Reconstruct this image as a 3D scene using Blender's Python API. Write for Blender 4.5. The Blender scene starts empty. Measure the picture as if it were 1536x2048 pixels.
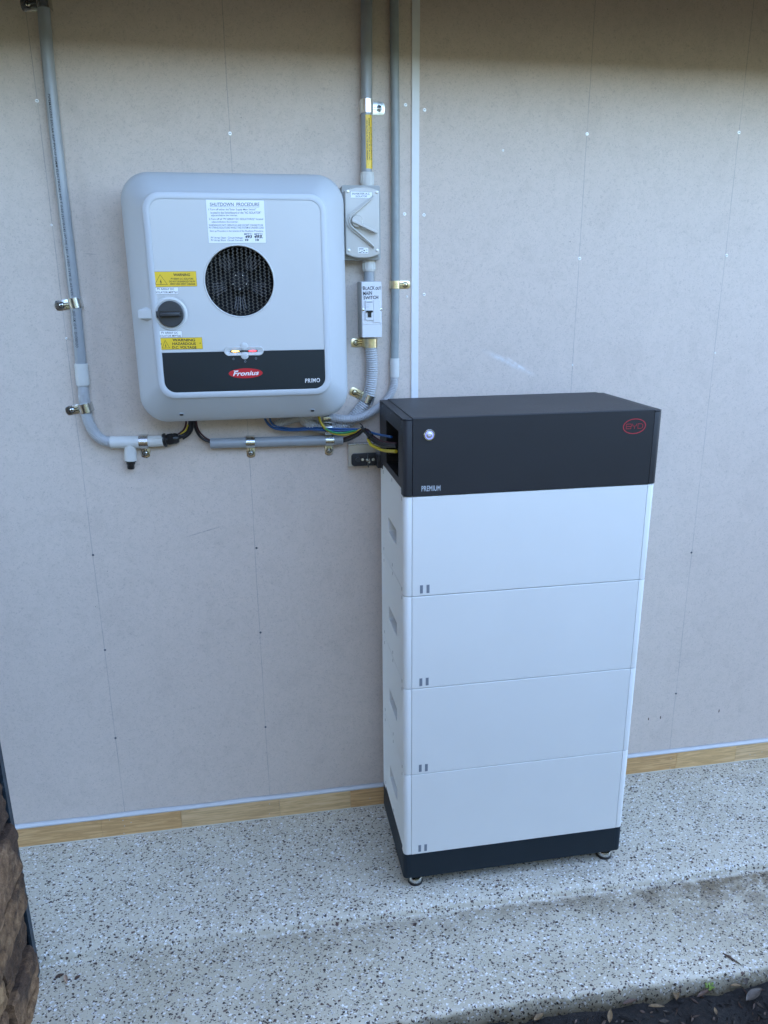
import bpy, bmesh, math, random
from mathutils import Vector, Matrix, noise

R = math.radians
random.seed(7)
scene = bpy.context.scene
col = scene.collection

# ------------------------------------------------------------------ camera
FPX = 1511.457
CR = Vector((0.98527754, -0.17077829, -0.00793402))
CU = Vector((0.05594839, 0.27823745, 0.95888148))
CF = Vector((0.1615486, 0.94520828, -0.28369588))
CC = Vector((-0.13701009, -1.88661915, 1.4649106))
cd = bpy.data.cameras.new('camera')
cam = bpy.data.objects.new('camera', cd)
col.objects.link(cam)
m3 = Matrix((CR, CU, -CF)).transposed()
cam.matrix_world = Matrix.Translation(CC) @ m3.to_4x4()
cd.sensor_fit = 'VERTICAL'
cd.sensor_height = 36.0
cd.lens = FPX / 2048 * 36.0
cd.clip_start = 0.05
cd.clip_end = 500
scene.camera = cam
scene.render.resolution_x = 768
scene.render.resolution_y = 1024

# ------------------------------------------------------------------ light
SUN_EL, SUN_AZ = 50, 8          # the sun stands behind the house
world = bpy.data.worlds.new('World')
scene.world = world
world.use_nodes = True
wn = world.node_tree
sky = wn.nodes.new('ShaderNodeTexSky')
sky.sky_type = 'NISHITA'
sky.sun_disc = False
sky.sun_elevation = R(SUN_EL)
sky.sun_rotation = R(SUN_AZ)
sky.air_density = 1.0
sky.dust_density = 1.8
sky.ozone_density = 2.5
wn.links.new(sky.outputs[0], wn.nodes['Background'].inputs[0])
wn.nodes['Background'].inputs[1].default_value = 0.15
sd = bpy.data.lights.new('sun', 'SUN')
sd.energy = 3.0
sd.angle = R(0.5)
sd.color = (1.0, 0.93, 0.82)
sun = bpy.data.objects.new('sun', sd)
col.objects.link(sun)
sdir = Vector((math.sin(R(SUN_AZ)) * math.cos(R(SUN_EL)), math.cos(R(SUN_AZ)) * math.cos(R(SUN_EL)), math.sin(R(SUN_EL))))
sun.rotation_euler = sdir.to_track_quat('Z', 'Y').to_euler()
scene.view_settings.view_transform = 'Standard'
scene.view_settings.look = 'None'
scene.view_settings.exposure = 3.6
scene.view_settings.gamma = 1.0

# ------------------------------------------------------------------ helpers
def ray(u, v):
    return CF + CR * ((u - 768) / FPX) + CU * ((1024 - v) / FPX)
def at(u, v, Y):                 # photo pixel -> point on the plane y = Y
    d = ray(u, v)
    return CC + d * ((Y - CC.y) / d.y)
def atz(u, v, Z):
    d = ray(u, v)
    return CC + d * ((Z - CC.z) / d.z)
def atx(u, v, X):
    d = ray(u, v)
    return CC + d * ((X - CC.x) / d.x)

def tag(o, label=None, cat=None, group=None, kind=None):
    if label: o['label'] = label
    if cat: o['category'] = cat
    if group: o['group'] = group
    if kind: o['kind'] = kind
    return o

def thing(name, label, cat, loc, group=None):
    o = bpy.data.objects.new(name, None)
    o.empty_display_size = 0.05
    col.objects.link(o)
    o.location = loc
    return tag(o, label, cat, group)

def wloc(o):
    l = Vector(o.location)
    while o.parent:
        o = o.parent
        l = l + Vector(o.location)
    return l

class MB:
    def __init__(s):
        s.bm = bmesh.new(); s.mats = []; s.M = Matrix.Identity(4)
    def mi(s, m):
        if m not in s.mats: s.mats.append(m)
        return s.mats.index(m)
    def _done(s, verts, faces, mat, smooth=False):
        i = s.mi(mat)
        for v in verts: v.co = s.M @ v.co
        for f in faces:
            f.material_index = i; f.smooth = smooth
    def box(s, a, b, mat, bevel=0, seg=2, rot=None, piv=None):
        a, b = Vector(a), Vector(b)
        r = bmesh.ops.create_cube(s.bm, size=1)
        vs = r['verts']; c = (a + b) / 2; d = b - a
        for v in vs: v.co = Vector((v.co.x * d.x, v.co.y * d.y, v.co.z * d.z)) + c
        fs = list({f for v in vs for f in v.link_faces})
        if bevel:
            es = list({e for v in vs for e in v.link_edges})
            rr = bmesh.ops.bevel(s.bm, geom=es, offset=bevel, segments=seg, affect='EDGES', profile=.5)
            vs = list({v for f in rr['faces'] for v in f.verts} | {v for v in vs if v.is_valid})
            fs = list({f for v in vs for f in v.link_faces})
            vs = list({v for f in fs for v in f.verts})
        if rot is not None:
            p = Vector(piv) if piv is not None else c
            for v in vs: v.co = rot @ (v.co - p) + p
        s._done(vs, fs, mat)
        return s
    def rings(s, rings, mat, cap0=True, cap1=True, smooth=True, closed=True):
        vr = [[s.bm.verts.new(p) for p in r] for r in rings]
        fs = []
        n = len(rings[0])
        for i in range(len(vr) - 1):
            for j in range(n if closed else n - 1):
                k = (j + 1) % n
                fs.append(s.bm.faces.new((vr[i][j], vr[i][k], vr[i + 1][k], vr[i + 1][j])))
        i = s.mi(mat)
        for f in fs: f.material_index = i; f.smooth = smooth
        caps = []
        if cap0: caps.append(s.bm.faces.new(list(reversed(vr[0]))))
        if cap1: caps.append(s.bm.faces.new(vr[-1]))
        for f in caps: f.material_index = i
        for r in vr:
            for v in r: v.co = s.M @ v.co
        return s
    def poly(s, pts, mat, depth=None, bevel=0, seg=2):   # planar polygon, optionally extruded along the vector depth
        vs = [s.bm.verts.new(p) for p in pts]
        f = s.bm.faces.new(vs)
        fs = [f]
        if depth is not None:
            r = bmesh.ops.extrude_face_region(s.bm, geom=[f])
            nv = [g for g in r['geom'] if isinstance(g, bmesh.types.BMVert)]
            for v in nv: v.co += Vector(depth)
            vs = vs + nv
            fs = list({q for v in vs for q in v.link_faces})
            if bevel:
                top = [e for e in {e for v in nv for e in v.link_edges} if e.verts[0] in nv and e.verts[1] in nv]
                rr = bmesh.ops.bevel(s.bm, geom=top, offset=bevel, segments=seg, affect='EDGES', profile=.5)
                vs = list({v for v in vs if v.is_valid} | {v for q in rr['faces'] for v in q.verts})
                fs = list({q for v in vs for q in v.link_faces})
                vs = list({v for q in fs for v in q.verts})
        s._done(vs, fs, mat)
        return s
    def holed(s, outer, inner, mat):     # planar face with one hole
        vs = []; es = []
        for lp in (outer, inner):
            vv = [s.bm.verts.new(p) for p in lp]; vs += vv
            for i in range(len(vv)): es.append(s.bm.edges.new((vv[i], vv[(i + 1) % len(vv)])))
        r = bmesh.ops.triangle_fill(s.bm, use_beauty=True, use_dissolve=False, edges=es)
        fs = [g for g in r['geom'] if isinstance(g, bmesh.types.BMFace)]
        s._done(vs, fs, mat)
        return s
    def cyl(s, p0, p1, r0, mat, r1=None, seg=24, caps=True, bevel=0):
        p0, p1 = Vector(p0), Vector(p1)
        r1 = r0 if r1 is None else r1
        t = (p1 - p0).normalized()
        a = t.orthogonal().normalized(); b = t.cross(a)
        def ring(c, r): return [c + (a * math.cos(2 * math.pi * i / seg) + b * math.sin(2 * math.pi * i / seg)) * r for i in range(seg)]
        if bevel:
            rs = [ring(p0, r0 - bevel), ring(p0 + t * bevel, r0), ring(p1 - t * bevel, r1), ring(p1, r1 - bevel)]
        else: rs = [ring(p0, r0), ring(p1, r1)]
        return s.rings(rs, mat, caps, caps)
    def lathe(s, p0, axis, prof, mat, seg=32):   # prof: (distance along axis, radius)
        p0 = Vector(p0); t = Vector(axis).normalized()
        a = t.orthogonal().normalized(); b = t.cross(a)
        rs = [[p0 + t * h + (a * math.cos(2 * math.pi * i / seg) + b * math.sin(2 * math.pi * i / seg)) * r for i in range(seg)] for h, r in prof]
        return s.rings(rs, mat)
    def tube(s, pts, r, mat, seg=20, step=.004, corr=0, pitch=.003, caps=True):
        path = smooth_path(pts, step if not corr else pitch / 4)
        t0 = (path[1] - path[0]).normalized()
        a = t0.orthogonal().normalized(); rs = []
        for i, c in enumerate(path):
            t = (path[min(i + 1, len(path) - 1)] - path[max(i - 1, 0)]).normalized()
            a = (a - t * a.dot(t)).normalized(); b = t.cross(a)
            rr = r
            if corr: rr = r - corr * (0, .12, 1, .12)[i % 4]
            rs.append([c + (a * math.cos(2 * math.pi * j / seg) + b * math.sin(2 * math.pi * j / seg)) * rr for j in range(seg)])
        return s.rings(rs, mat, caps, caps)
    def text(s, string, fn, mat, bold=0.0, shear=0.0, spacing=1.0):   # fn maps (0..1, 0..1) to a point
        vs, fs = glyphs(string, bold, shear, spacing)
        nv = [s.bm.verts.new(fn(x, y)) for x, y in vs]
        out = []
        for f in fs:
            try: out.append(s.bm.faces.new([nv[i] for i in f]))
            except ValueError: pass
        s._done(nv, out, mat)
        return s
    def textq(s, string, q, Y, mat, **k):       # q = pixel corners of the line (left, top, right, bottom) or four points
        if len(q) == 4 and not isinstance(q[0], tuple):
            q = ((q[0], q[1]), (q[2], q[1]), (q[2], q[3]), (q[0], q[3]))
        A, B, C, D = [at(u, v, Y) for u, v in q]
        def fn(x, y):
            top = A.lerp(B, x); bot = D.lerp(C, x)
            return bot.lerp(top, y)
        return s.text(string, fn, mat, **k)
    def build(s, name, parent=None, smooth_angle=None, label=None):
        me = bpy.data.meshes.new(name)
        bmesh.ops.recalc_face_normals(s.bm, faces=[f for f in s.bm.faces])
        if parent is not None:
            o = wloc(parent)
            for v in s.bm.verts: v.co -= o
        s.bm.to_mesh(me); s.bm.free()
        for m in s.mats: me.materials.append(m)
        if smooth_angle is not None:
            for p in me.polygons: p.use_smooth = True
            try: me.set_sharp_from_angle(angle=R(smooth_angle))
            except Exception: pass
        ob = bpy.data.objects.new(name, me)
        col.objects.link(ob)
        if parent is not None: ob.parent = parent
        if label: ob['label'] = label
        return ob

_gc = {}
def glyphs(string, bold, shear, spacing):
    key = (string, bold, shear, spacing)
    if key in _gc: return _gc[key]
    cu = bpy.data.curves.new('t', 'FONT')
    cu.body = string; cu.offset = bold; cu.shear = shear; cu.space_character = spacing; cu.resolution_u = 3
    ob = bpy.data.objects.new('t', cu)
    col.objects.link(ob)
    bpy.context.view_layer.update()
    dg = bpy.context.evaluated_depsgraph_get()
    me = bpy.data.meshes.new_from_object(ob.evaluated_get(dg))
    xs = [v.co.x for v in me.vertices]; ys = [v.co.y for v in me.vertices]
    x0, x1, y0, y1 = min(xs), max(xs), min(ys), max(ys)
    vs = [((v.co.x - x0) / (x1 - x0), (v.co.y - y0) / (y1 - y0)) for v in me.vertices]
    fs = [tuple(p.vertices) for p in me.polygons]
    bpy.data.objects.remove(ob); bpy.data.curves.remove(cu); bpy.data.meshes.remove(me)
    _gc[key] = (vs, fs)
    return vs, fs

def smooth_path(pts, step):
    pts = [Vector(p) for p in pts]
    if len(pts) == 2:
        n = max(2, int((pts[1] - pts[0]).length / step) + 1)
        return [pts[0].lerp(pts[1], i / (n - 1)) for i in range(n)]
    P = [pts[0] * 2 - pts[1]] + pts + [pts[-1] * 2 - pts[-2]]
    dense = []
    for i in range(1, len(P) - 2):
        for k in range(40):
            t = k / 40
            a, b, c, d = P[i - 1], P[i], P[i + 1], P[i + 2]
            dense.append(.5 * ((2 * b) + (c - a) * t + (2 * a - 5 * b + 4 * c - d) * t * t + (3 * b - a - 3 * c + d) * t ** 3))
    dense.append(pts[-1])
    out = [dense[0]]; acc = 0
    for i in range(1, len(dense)):
        seg = dense[i] - dense[i - 1]; L = seg.length
        if L < 1e-9: continue
        pos = 0
        while acc + (L - pos) >= step:
            pos += step - acc; acc = 0
            out.append(dense[i - 1] + seg * (pos / L))
        acc += L - pos
    out.append(dense[-1])
    return out

def rrect(x0, x1, z0, z1, r, Y, n=8):
    pts = []
    for cx, cz, a0 in ((x1 - r, z1 - r, 0), (x0 + r, z1 - r, 90), (x0 + r, z0 + r, 180), (x1 - r, z0 + r, 270)):
        for k in range(n + 1):
            a = R(a0 + 90 * k / n)
            pts.append(Vector((cx + r * math.cos(a), Y, cz + r * math.sin(a))))
    return pts

# ------------------------------------------------------------------ materials
def nt(name):
    m = bpy.data.materials.new(name); m.use_nodes = True
    return m, m.node_tree, m.node_tree.nodes['Principled BSDF']
def lk(t, a, b): t.links.new(a, b)
def nd(t, typ, **k):
    n = t.nodes.new(typ)
    for a, b in k.items(): setattr(n, a, b)
    return n
def ramp(t, src, stops):
    r = nd(t, 'ShaderNodeValToRGB')
    e = r.color_ramp.elements
    while len(e) < len(stops): e.new(.5)
    for i, (p, c) in enumerate(stops):
        e[i].position = p; e[i].color = c if len(c) == 4 else (*c, 1)
    lk(t, src, r.inputs[0]); return r
def mixc(t, fac, a, b, mode='MIX'):
    n = nd(t, 'ShaderNodeMix', data_type='RGBA', blend_type=mode)
    for sock, val in ((n.inputs[0], fac), (n.inputs[6], a), (n.inputs[7], b)):
        if isinstance(val, (int, float)): sock.default_value = val
        elif isinstance(val, tuple): sock.default_value = (*val, 1)
        else: lk(t, val, sock)
    return n.outputs[2]
def math_(t, op, a, b=None, c=None, clamp=False):
    n = nd(t, 'ShaderNodeMath', operation=op, use_clamp=clamp)
    for i, v in enumerate((a, b, c)):
        if v is None: continue
        if isinstance(v, (int, float)): n.inputs[i].default_value = v
        else: lk(t, v, n.inputs[i])
    return n.outputs[0]
def noise_(t, vec, scale, detail=3, rough=.5, dist=0):
    n = nd(t, 'ShaderNodeTexNoise')
    n.inputs['Scale'].default_value = scale; n.inputs['Detail'].default_value = detail
    n.inputs['Roughness'].default_value = rough; n.inputs['Distortion'].default_value = dist
    if vec is not None: lk(t, vec, n.inputs['Vector'])
    return n.outputs['Fac']
def geo_pos(t): return nd(t, 'ShaderNodeNewGeometry').outputs['Position']
def bump(t, h, strength, dist, bs):
    b = nd(t, 'ShaderNodeBump'); b.inputs['Strength'].default_value = strength; b.inputs['Distance'].default_value = dist
    lk(t, h, b.inputs['Height']); lk(t, b.outputs[0], bs.inputs['Normal'])

def plain(name, c, rough=.5, metal=0, var=.06, scale=60, bstr=0, bscale=900, spec=.5, emit=None, es=0, coat=0):
    m, t, b = nt(name)
    p = geo_pos(t)
    n = noise_(t, p, scale, 4, .6)
    k = ramp(t, n, [(.3, tuple(x * (1 - var) for x in c)), (.7, tuple(min(1, x * (1 + var)) for x in c))])
    lk(t, k.outputs[0], b.inputs['Base Color'])
    r = math_(t, 'MULTIPLY_ADD', noise_(t, p, scale * .4, 3), .16, rough - .08)
    lk(t, r, b.inputs['Roughness'])
    b.inputs['Metallic'].default_value = metal
    b.inputs['Specular IOR Level'].default_value = spec
    if coat: b.inputs['Coat Weight'].default_value = coat
    if bstr: bump(t, noise_(t, p, bscale, 2), bstr, .0006, b)
    if emit:
        b.inputs['Emission Color'].default_value = (*emit, 1); b.inputs['Emission Strength'].default_value = es
    return m

M = {}
M['powder'] = plain('white_powder_coat', (.73, .745, .72), .42, var=.015, scale=6, bstr=.35, bscale=1300)
M['powder_side'] = M['powder']
M['dark_base'] = plain('charcoal_coat_shaded', (.009, .017, .024), .5, var=.06, scale=8, bstr=.35, bscale=1300, spec=.3)  # weaker light at the base put into colour: darker, bluer charcoal coat
M['dark'] = plain('charcoal_powder_coat', (.021, .023, .027), .46, var=.06, scale=8, bstr=.35, bscale=1300, spec=.38)
M['black_gap'] = plain('black_gap', (.01, .01, .012), .8)
M['abs'] = plain('inverter_shell_plastic', (.51, .54, .56), .38, var=.015, scale=8, bstr=.12, bscale=1500)
M['abs_panel'] = plain('inverter_panel_plastic', (.55, .565, .555), .38, var=.012, scale=8, bstr=.08, bscale=1500)
M['glassy_dark'] = plain('dark_display_strip', (.006, .014, .021), .36, var=.05, scale=10)
M['black'] = plain('black_plastic', (.012, .012, .013), .35, var=.1)
M['dial'] = plain('dial_plastic', (.030, .034, .038), .45, var=.08)
M['grey_pvc'] = plain('grey_pvc', (.30, .32, .335), .32, var=.05, scale=30)
M['green_pvc'] = plain('greenish_grey_pvc', (.27, .30, .30), .4, var=.08, scale=40)
M['pale_pvc'] = plain('pale_grey_pvc', (.58, .58, .55), .42, var=.03)
M['hose'] = plain('corrugated_grey_pvc', (.46, .47, .48), .42, var=.04)
M['iso'] = plain('isolator_grey_plastic', (.53, .515, .475), .36, var=.03, scale=20, bstr=.1)
M['iso_base'] = plain('isolator_base_plastic', (.33, .33, .31), .45, var=.03)
M['white_pl'] = plain('white_plastic', (.66, .67, .68), .4, var=.015)
M['trim'] = plain('white_pvc_trim', (.72, .73, .73), .4, var=.02)
M['zinc'] = plain('zinc_plated_steel', (.56, .57, .55), .26, metal=1, var=.12, scale=120)
M['zinc_bright'] = plain('bright_zinc', (.84, .85, .82), .3, metal=1, var=.08, scale=120)
M['brass'] = plain('yellow_passivated_steel', (.80, .70, .46), .3, metal=1, var=.12, scale=120)
M['chrome'] = plain('polished_steel', (.75, .75, .74), .14, metal=1, var=.05)
M['alu'] = plain('brushed_aluminium', (.60, .58, .54), .4, metal=.8, var=.05)
M['screw'] = plain('screw_head', (.93, .93, .92), .35, metal=.2, var=.05)
M['screw_dark'] = plain('dull_screw_head', (.10, .11, .13), .5, metal=.3, var=.1)
M['yellow'] = plain('yellow_sticker', (.78, .53, .03), .35, var=.02)
M['sticker'] = plain('white_sticker', (.80, .83, .84), .3, var=.01)
M['ink'] = plain('black_ink', (.015, .015, .018), .5)
M['blue_ink'] = plain('blue_black_ink', (.03, .05, .10), .5)
M['marker'] = plain('marker_pen', (.008, .008, .02), .4)
M['red'] = plain('red_logo', (.50, .012, .022), .4, var=.02)
M['red_byd'] = plain('red_line_logo', (.40, .03, .045), .45, var=.02)
M['white_ink'] = plain('white_print', (.8, .8, .8), .4)
M['silver_ink'] = plain('silver_print', (.42, .46, .50), .4)
M['grey_mark'] = plain('grey_print', (.19, .22, .26), .5)
M['pale_mark'] = plain('embossed_print', (.42, .46, .50), .5)
M['mesh'] = plain('grille_wire', (.12, .115, .10), .5, metal=.2, var=.2, scale=200)
M['fin'] = plain('fan_fin', (.085, .085, .095), .45, metal=.3, var=.2, scale=200)
M['led_y'] = plain('amber_led', (.8, .5, .1), .4, emit=(1, .55, .08), es=.8)
M['led_r'] = plain('red_led', (.7, .05, .05), .4, emit=(1, .03, .05), es=.7)
M['led_b'] = plain('blue_led', (.22, .24, .55), .3, emit=(.35, .42, 1), es=.06)
M['cab_blue'] = plain('blue_cable', (.008, .065, .20), .4)
M['cab_black'] = plain('black_cable', (.014, .014, .016), .4)
M['cab_red'] = plain('red_cable', (.045, .008, .012), .45)
M['cab_yellow'] = plain('yellow_cable', (.46, .35, .015), .4)
M['cab_green'] = plain('green_cable', (.02, .22, .06), .4)
M['sealant'] = plain('white_sealant', (.50, .50, .49), .45, var=.04, scale=20)
M['cream'] = plain('cream_sealant', (.55, .52, .42), .5, var=.08, scale=30)
M['soffit'] = plain('soffit_paint', (.10, .075, .045), .7, var=.05)
M['roof'] = plain('roof_sheet', (.18, .17, .16), .6)
M['hedge'] = plain('sky_block_green', (.022, .032, .016), .8, var=.4, scale=4)  # for the added sky-blocking hedge, dark to keep bounce low
M['plug_pin'] = plain('plug_pin', (.5, .5, .48), .3, metal=.8)
M['steel_post'] = None

# fibre cement sheet: mottled, with ruled pencil lines and scuffs
def wall_material(lines):
    m, t, b = nt('fibre_cement_sheet')
    p = geo_pos(t)
    sep = nd(t, 'ShaderNodeSeparateXYZ'); lk(t, p, sep.inputs[0])
    worm = noise_(t, p, 210, 2, .55, 1.6)
    worm_r = ramp(t, worm, [(.33, (.82, .82, .83)), (.45, (1, 1, 1)), (.62, (1.0, 1.0, 1.0)), (.74, (1.06, 1.06, 1.06))])
    patch = noise_(t, p, 9, 5, .62, .6)
    patch_r = ramp(t, patch, [(.36, (.955, .955, .955)), (.47, (1, 1, 1)), (.56, (1.0, 1, 1)), (.68, (1.03, 1.025, 1.02))])
    blot = noise_(t, p, 42, 4, .7, .8)
    blot_r = ramp(t, blot, [(.50, (1, 1, 1)), (.55, (.965, .97, .965)), (.7, (.955, .96, .955))])
    c = mixc(t, 1, (.62, .53, .458), worm_r.outputs[0], 'MULTIPLY')
    c = mixc(t, 1, c, patch_r.outputs[0], 'MULTIPLY')
    c = mixc(t, 1, c, blot_r.outputs[0], 'MULTIPLY')
    # ruled pencil lines at the studs
    wob = math_(t, 'MULTIPLY_ADD', noise_(t, p, 3, 4, .7), .006, -.003)
    wx = math_(t, 'ADD', sep.outputs[0], wob)
    tot = None
    for x0, dx in lines:
        xx = math_(t, 'MULTIPLY_ADD', sep.outputs[2], dx, x0)
        d = math_(t, 'ABSOLUTE', math_(t, 'SUBTRACT', wx, xx))
        k = math_(t, 'SUBTRACT', 1, math_(t, 'DIVIDE', d, .0011), clamp=True)
        tot = k if tot is None else math_(t, 'MAXIMUM', tot, k)
    brk = ramp(t, noise_(t, p, 14, 3), [(.3, (.35,) * 3), (.6, (1,) * 3)])
    tot = math_(t, 'MULTIPLY', tot, brk.outputs[0])
    c = mixc(t, math_(t, 'MULTIPLY', tot, .62), c, (.12, .13, .15))
    def seg(P0, P1, w, colr, amt, sc):
        nonlocal c
        dx, dz = P1.x - P0.x, P1.z - P0.z; L = math.hypot(dx, dz); dx /= L; dz /= L
        a = math_(t, 'SUBTRACT', sep.outputs[0], P0.x); e = math_(t, 'SUBTRACT', sep.outputs[2], P0.z)
        al = math_(t, 'ADD', math_(t, 'MULTIPLY', a, dx), math_(t, 'MULTIPLY', e, dz))
        ac = math_(t, 'ABSOLUTE', math_(t, 'ADD', math_(t, 'MULTIPLY', a, -dz), math_(t, 'MULTIPLY', e, dx)))
        k = math_(t, 'SUBTRACT', 1, math_(t, 'DIVIDE', ac, w), clamp=True)
        g1 = math_(t, 'MULTIPLY', al, 1 / (L * .3), clamp=True)
        g2 = math_(t, 'MULTIPLY', math_(t, 'SUBTRACT', L, al), 1 / (L * .3), clamp=True)
        k = math_(t, 'MULTIPLY', math_(t, 'MULTIPLY', k, g1), g2)
        k = math_(t, 'MULTIPLY', k, ramp(t, noise_(t, p, sc, 3), [(.35, (.3,) * 3), (.6, (1,) * 3)]).outputs[0])
        c = mixc(t, math_(t, 'MULTIPLY', k, amt), c, colr)
    seg(at(365, 1076, 0), at(452, 1050, 0), .002, (.10, .11, .13), .55, 160)
    seg(at(960, 698, 0), at(1075, 752, 0), .009, (.75, .76, .78), .55, 60)
    seg(at(1010, 712, 0), at(1062, 748, 0), .004, (.85, .86, .88), .5, 60)
    seg(at(165, 507, 0), at(197, 509, 0), .0014, (.1, .1, .12), .5, 160)
    # specks
    v = nd(t, 'ShaderNodeTexVoronoi'); v.inputs['Scale'].default_value = 16; lk(t, p, v.inputs['Vector'])
    sp = math_(t, 'LESS_THAN', v.outputs['Distance'], .022)
    sc = nd(t, 'ShaderNodeSeparateColor'); lk(t, v.outputs['Color'], sc.inputs[0])
    sp = math_(t, 'MULTIPLY', sp, math_(t, 'GREATER_THAN', sc.outputs[0], .55))
    c = mixc(t, math_(t, 'MULTIPLY', sp, .6), c, (.10, .085, .08))
    lk(t, c, b.inputs['Base Color'])
    b.inputs['Roughness'].default_value = .62
    b.inputs['Specular IOR Level'].default_value = .35
    bump(t, math_(t, 'ADD', worm, math_(t, 'MULTIPLY', patch, 2)), .25, .0008, b)
    return m

def pebble_material():
    m, t, b = nt('pebble_epoxy')
    p0 = geo_pos(t)
    w = nd(t, 'ShaderNodeTexNoise'); w.inputs['Scale'].default_value = 150; lk(t, p0, w.inputs['Vector'])
    off = nd(t, 'ShaderNodeVectorMath', operation='MULTIPLY_ADD'); lk(t, w.outputs['Color'], off.inputs[0])
    off.inputs[1].default_value = (.009,) * 3; lk(t, p0, off.inputs[2])
    p = off.outputs[0]
    base = ramp(t, noise_(t, p0, 7, 4), [(.3, (.44, .405, .315)), (.7, (.53, .49, .385))]).outputs[0]
    def layer(c, scale, thr_lo, rad, stops, seedoff, metric='EUCLIDEAN'):
        mp = nd(t, 'ShaderNodeMapping'); mp.inputs['Location'].default_value = (seedoff, seedoff * 1.7, seedoff * .3); lk(t, p, mp.inputs[0])
        mp.inputs['Rotation'].default_value = (0, 0, seedoff)
        mp.inputs['Scale'].default_value = (1, 1.25, 1)
        v = nd(t, 'ShaderNodeTexVoronoi'); v.inputs['Scale'].default_value = scale; v.inputs['Randomness'].default_value = 1; v.distance = metric
        lk(t, mp.outputs[0], v.inputs['Vector'])
        s = nd(t, 'ShaderNodeSeparateColor'); lk(t, v.outputs['Color'], s.inputs[0])
        on = math_(t, 'GREATER_THAN', s.outputs[0], thr_lo)
        rr = math_(t, 'MULTIPLY_ADD', s.outputs[1], rad * .6, rad * .55)
        k = math_(t, 'MULTIPLY', math_(t, 'SUBTRACT', rr, v.outputs['Distance']), 18, clamp=True)
        k = math_(t, 'MULTIPLY', k, on)
        cc = ramp(t, s.outputs[2], stops)
        return mixc(t, k, c, cc.outputs[0]), k
    c, k0 = layer(base, 190, .45, .42, [(0, (.56, .55, .48)), (.5, (.38, .36, .30)), (1, (.66, .65, .60))], 3.1)
    c, k1 = layer(c, 140, .66, .38, [(0, (.66, .67, .66)), (.6, (.80, .81, .80)), (1, (.52, .51, .48))], .7, 'CHEBYCHEV')
    c, k2 = layer(c, 140, .56, .60, [(0, (.020, .015, .014)), (.45, (.065, .036, .028)), (.8, (.022, .018, .018)), (1, (.13, .08, .065))], 5.3, 'MANHATTAN')
    c, k4 = layer(c, 200, .60, .58, [(0, (.035, .028, .026)), (.5, (.10, .07, .06)), (1, (.20, .17, .15))], 2.2, 'MANHATTAN')
    c, k3 = layer(c, 105, .86, .42, [(0, (.03, .022, .02)), (.5, (.09, .05, .04)), (1, (.75, .77, .77))], 9.1)
    # dirt that collected below the step, on the right
    sep = nd(t, 'ShaderNodeSeparateXYZ'); lk(t, p0, sep.inputs[0])
    yy = math_(t, 'MULTIPLY_ADD', sep.outputs[0], .022, sep.outputs[1])
    band = math_(t, 'MULTIPLY', math_(t, 'MULTIPLY', math_(t, 'SUBTRACT', -.408, yy), 90, clamp=True), math_(t, 'MULTIPLY', math_(t, 'ADD', yy, .51), 12, clamp=True))
    xr = math_(t, 'MULTIPLY_ADD', sep.outputs[0], .62, .38, clamp=True)
    wide = math_(t, 'SUBTRACT', 1, math_(t, 'DIVIDE', math_(t, 'ABSOLUTE', math_(t, 'ADD', yy, .52)), .17), clamp=True)
    wx = math_(t, 'MULTIPLY_ADD', sep.outputs[0], 1.6, -1.0, clamp=True)
    dn = ramp(t, noise_(t, p0, 13, 5, .65, .5), [(.34, (0,) * 3), (.56, (1,) * 3)]).outputs[0]
    f = math_(t, 'ADD', math_(t, 'MULTIPLY', band, xr), math_(t, 'MULTIPLY', math_(t, 'MULTIPLY', wide, wx), .8), clamp=True)
    f = math_(t, 'MULTIPLY', math_(t, 'MULTIPLY', f, dn), .85)
    c = mixc(t, f, c, mixc(t, 1, c, (.28, .215, .14), 'MULTIPLY'))
    low = math_(t, 'MULTIPLY', math_(t, 'SUBTRACT', -.410, yy), 60, clamp=True)
    grime = ramp(t, noise_(t, p0, 5, 4, .6), [(.3, (.80, .78, .73)), (.6, (.97, .96, .94))]).outputs[0]
    c = mixc(t, low, c, mixc(t, 1, c, grime, 'MULTIPLY'))
    # soil splashed on the outer face
    side = math_(t, 'MULTIPLY', math_(t, 'SUBTRACT', -.030, sep.outputs[2]), 28, clamp=True)
    c = mixc(t, math_(t, 'MULTIPLY', side, .9), c, mixc(t, 1, c, (.20, .17, .13), 'MULTIPLY'))
    lk(t, c, b.inputs['Base Color'])
    lk(t, math_(t, 'MULTIPLY_ADD', noise_(t, p0, 30, 3), .3, .28), b.inputs['Roughness'])
    b.inputs['Specular IOR Level'].default_value = .5
    h = math_(t, 'ADD', math_(t, 'MULTIPLY', k1, .6), math_(t, 'ADD', math_(t, 'MULTIPLY', k2, .5), math_(t, 'ADD', k0, noise_(t, p0, 60, 3))))
    bump(t, h, .55, .0016, b)
    return m

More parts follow.
